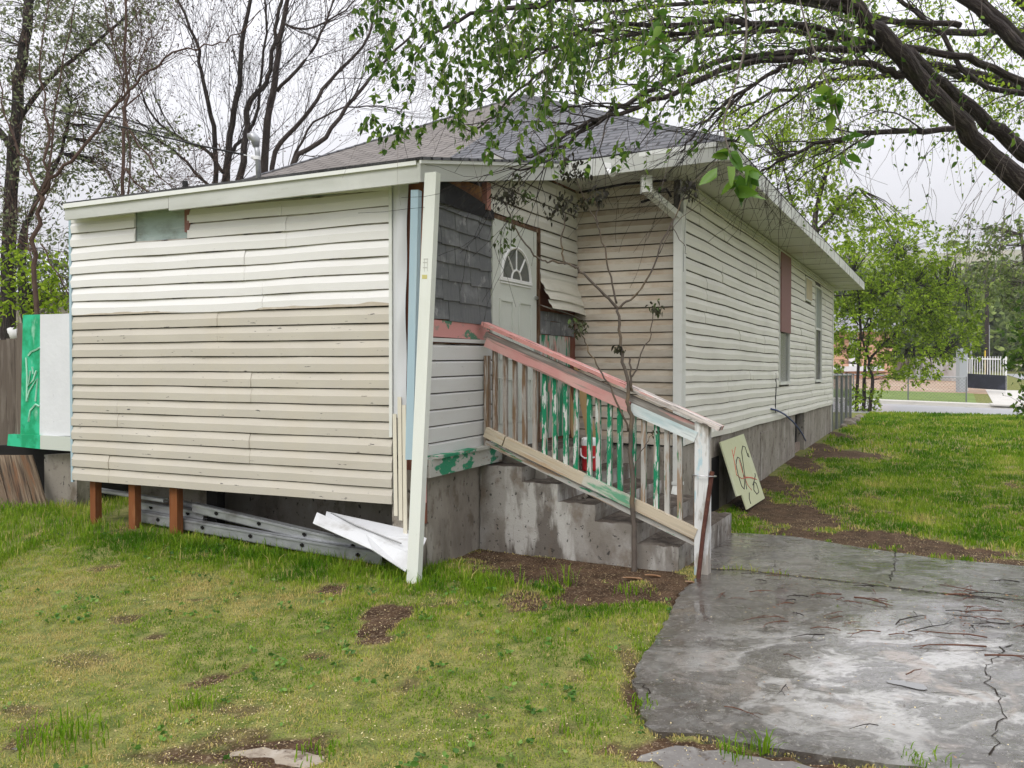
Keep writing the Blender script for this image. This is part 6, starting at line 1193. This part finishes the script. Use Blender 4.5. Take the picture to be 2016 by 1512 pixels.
for i, (x, y, n, h, s_, lab) in enumerate(((376, 1395, 60, .09, .045, 'bright green clump of grass in the dry left lawn'), (120, 1460, 160, .11, .10, 'long grass clump at the bottom left beside old paving'), (990, 1150, 50, .13, .07, 'long thin grass at the dirt edge below the steps'), (1110, 1150, 26, .17, .05, 'arching grass blades in front of the stair wall'), (1240, 1165, 60, .07, .07, 'small green tuft in the dirt in front of the sapling'), (800, 1140, 70, .13, .06, 'long grass around the foot of the white post'), (1450, 1482, 40, .08, .04, 'grass sprouts in the gap below the slab'), (1500, 1478, 26, .10, .03, 'thin sprouts at the lower edge of the slab'), (1260, 1390, 40, .06, .05, 'green tuft at the left slab edge'), (1820, 1507, 50, .07, .06, 'tuft at the bottom right slab crack'),
                                       (1150, 1430, 120, .06, .10, 'low bushy grass in the centre foreground'), (640, 1480, 70, .06, .07, 'green sprouts by the sandy paving at bottom'), (1646, 1197, 14, .03, .02, 'tiny green sprig on the wet slab'), (840, 1370, 40, .05, .05, 'small weed clump in the middle of the lawn'), (60, 1010, 120, .12, .16, 'long grass at the foot of the fallen planks'))): tuft('grass_tuft', lab, x, min(y, 1508), n, h, 80+i, s_)
def litter(name, label, n, seed, m, size, box, f, cat='litter', zoff=.006):
    r = np.random.default_rng(seed); x = r.uniform(box[0], box[1], n); y = r.uniform(box[2], box[3], n); k = (r.random(n) < f(x, y)) & ((np.abs(x) < .66*y+.3)); x, y = x[k], y[k]; on = inpoly(x, y, slabA) | inpoly(x, y, slabB)
    z = gz(x, y)+np.where(on, .021, zoff+.012*(vn(x, y, .25, 5)-.5)+.02*(vn(x, y, .9, 6)-.5)-.012*soil(x, y)); pos = np.stack([x, y, z+.002], -1); a = r.uniform(0, 6.3, len(x)); ax = np.stack([np.cos(a), np.sin(a), r.normal(0, .15, len(x))], -1)
    n_ = len(x); L = ax*(size*r.uniform(.5, 1.3, n_))[:, None]; W_ = np.stack([-ax[:, 1], ax[:, 0], r.normal(0, .3, n_)], -1)*(size*r.uniform(.25, .6, n_))[:, None]; V = np.stack([pos-L/2, pos+W_/2, pos+L/2, pos-W_/2], 1); b = np.arange(n_)[:, None]*4
    tag(npmesh(name, V.reshape(-1, 3), b+np.array([[0, 1, 2, 3]]), m, {'rnd': np.repeat(r.random(n_), 4)}), label, cat, kind='stuff')
m_seed = mat('pale elm seeds', (.6, .5, .3), .7, attr=('rnd', [(0, (.26, .19, .10)), (.4, (.50, .40, .20)), (1, (.70, .60, .36))]))
m_dead = mat('brown leaf litter', (.1, .06, .03), .8, attr=('rnd', [(0, (.03, .02, .014)), (.6, (.11, .065, .035)), (1, (.22, .14, .08))]))
def fseed(x, y): s_ = soil(x, y); ex = excluded(x, y); on = inpoly(x, y, slabA) | inpoly(x, y, slabB); return np.where(on, .045, np.where(ex, 0, np.clip(.05+.5*s_*sstep(.42, .62, vn(x, y, .3, 55))+.7*sstep(.62, .72, vn(x, y, .4, 9))+.35*sstep(.05, .3, s_)*(s_ < .7), 0, 1)))
litter('seed_litter', 'pale elm seeds scattered over soil and lawn', 90000, 1, m_seed, .0115, (-4, 5.5, 2.7, 10), fseed)
def weeds(name, label, n, seed):
    r = np.random.default_rng(seed); x = r.uniform(-4, 5, n); y = r.uniform(2.8, 8, n); k = (np.abs(x) < .66*y+.2) & ~excluded(x, y) & (vn(x, y, .35, 91) > .56) & (soil(x, y) < .5); x, y = x[k], y[k]; pos = []; ax = []; rn = []
    for a, b in zip(x, y):
        z = float(gz(a, b)); m = r.integers(3, 8); t = r.random()
        for j in range(m): an = r.uniform(0, 6.3); pos.append((a+r.normal(0, .012), b+r.normal(0, .012), z+r.uniform(.008, .03))); ax.append((math.cos(an), math.sin(an), r.uniform(-.1, .7))); rn.append(np.clip(t+r.normal(0, .15), 0, 1))
    o = leafmesh(name, pos, ax, r.uniform(.015, .034, len(pos)), m_weed, None, .75, rnd=np.array(rn), seed=seed); tag(o, label, 'weeds', kind='stuff')
m_weed = mat('weed leaf', (.1, .2, .03), .5, attr=('rnd', [(0, (.05, .12, .02)), (.6, (.10, .22, .03)), (1, (.20, .32, .07))]), trans=.25)
weeds('weeds', 'small broad-leaved weeds growing among the lawn grass', 2600, 5)
litter('leaf_litter', 'dark brown leaf crumbs over the bare soil', 40000, 2, m_dead, .014, (-4, 5.5, 2.7, 12), lambda x, y: np.where(inpoly(x, y, slabA) | inpoly(x, y, slabB), .008, np.where(excluded(x, y), 0, soil(x, y)*.7+.06)))
def fseam(x, y):
    w = vn(x, y, .12, 95, 3); d = np.full(len(x), 9.)
    for q in seam[::2]: d = np.minimum(d, np.hypot(x-q[0], (y-q[1])*1.6))
    c1 = gp(1530, 1160); c2 = gp(1890, 1235); c3 = gp(1560, 1200)
    return np.clip((w > .5)*(np.exp(-d/.05)+.5*np.exp(-(((x-c1[0])/.22)**2+((y-c1[1])/.12)**2))+.45*np.exp(-(((x-c2[0])/.4)**2+((y-c2[1])/.25)**2))+.3*np.exp(-(((x-c3[0])/.15)**2+((y-c3[1])/.12)**2)))+.01, 0, 1)*(inpoly(x, y, slabA) | inpoly(x, y, slabB))
m_needle = mat('reddish brown bits', (.1, .06, .03), .8, attr=('rnd', [(0, (.05, .025, .018)), (.6, (.17, .08, .045)), (1, (.30, .19, .11))]))
litter('leaf_litter', 'reddish brown leaf crumbs gathered along the slab joint', 26000, 12, m_needle, .020, (1.0, 5.5, 3, 6.6), fseam)
m_tw = mat('reddish fallen twig', (.11, .045, .025), .75, [((.07, .04, .03), 20, .45, .65, .8)]); r = np.random.default_rng(77)
spots = [(1830, 1240, .5), (1870, 1255, .45), (1720, 1190, .34), (1790, 1225, .42), (1625, 1245, .2), (1560, 1300, .12), (1540, 1365, .16), (1460, 1410, .22), (1870, 1280, .45), (1950, 1175, .35), (1890, 1165, .4), (1990, 1300, .3), (1570, 1180, .16), (1545, 1195, .14), (1640, 1215, .2), (1700, 1440, .16), (1420, 1178, .18), (1450, 1185, .14), (1700, 1160, .16), (1930, 1210, .3), (1800, 1330, .18), (1975, 1150, .25), (1600, 1140, .16), (1530, 1140, .2), (1480, 1135, .18)]
for k in range(34): spots.append((r.uniform(1450, 2030), 1130+abs(r.normal(60, 50)), r.uniform(.06, .25)))
for i, (x, y, L) in enumerate(spots):
    c = gp(x, min(y, 1500)); a = r.normal(.0, .5)+(math.pi if r.random() < .5 else 0); M = MB(); d = np.array([math.cos(a), math.sin(a)*.8, 0]); pts = []
    if not (inpoly(np.array([c[0]]), np.array([c[1]]), slabB)[0] or inpoly(np.array([c[0]]), np.array([c[1]]), slabA)[0]): continue
    L *= .85
    for j in range(5): q = c+d*L*(j/4-.5)+np.array([-d[1], d[0], 0])*r.normal(0, L*.04); pts.append(np.array([q[0], q[1], float(gz(q[0], q[1]))+.022+.006*math.sin(j)]))
    rad = r.uniform(.0024, .0042)*(1.35 if L > .2 else .85); M.tube(pts, [rad, rad, rad*.9, rad*.7, rad*.4], 5)
    for j in (1, 2, 3):
        if r.random() < .7: e = np.array([math.cos(a+r.choice([-.7, .7])), math.sin(a+r.choice([-.7, .7])), .1]); M.tube([pts[j], pts[j]+e*L*.15, pts[j]+e*L*.28+np.array([0, 0, -.01])], rad*.5, 4)
    tag(M.build('fallen_twig', m_tw if i % 3 else m_bark, smooth=True), 'thin reddish fallen twig lying on the wet concrete slab' if i % 3 else 'dark nearly black fallen twig lying on the wet concrete slab', 'twig', 'reddish twigs scattered on the wet slab' if i % 3 else 'dark twigs scattered on the wet slab')
for (x, y, lab, s_) in ((1285, 1135, 'torn brown bark piece lying at the foot of the sapling', .10), (1360, 1148, 'pale wood chip by the slab corner', .07), (1245, 1140, 'pale stick lying in the soil below the stair wall', .12)):
    c = gp(x, y); M = MB(); pts = [c+np.array([dx*s_, dy*s_, .012+.01*math.sin(dx*9)]) for dx, dy in ((-.6, -.1), (-.2, .16), (.4, .2), (.6, 0), (.1, -.15))]; plate(M, pts, (0, 0, 1), .008); tag(M.build('bark_piece', mat('orange bark', (.34, .20, .11), .8, [((.5, .4, .28), 20, .5, .7, .8)])), lab, 'bark')
# damp air between here and the hill
hz = MB(); hz.box((-750, -70, -8), (1700, 0, 0), (0, 1220, 0), (0, 0, 140)); m_hz = bpy.data.materials.new('damp air'); m_hz.use_nodes = True; t_ = m_hz.node_tree; t_.nodes.clear()
o1 = t_.nodes.new('ShaderNodeOutputMaterial'); pv = t_.nodes.new('ShaderNodeVolumePrincipled'); pv.inputs['Density'].default_value = .0007; pv.inputs['Color'].default_value = (.93, .94, .97, 1); pv.inputs['Anisotropy'].default_value = .2; t_.links.new(pv.outputs[0], o1.inputs['Volume'])
tag(hz.build('haze', m_hz), 'thin pale haze paling the far hill', 'haze', kind='stuff')
for o in bpy.data.objects:
    if o.get('abs') is not None: del o['abs']
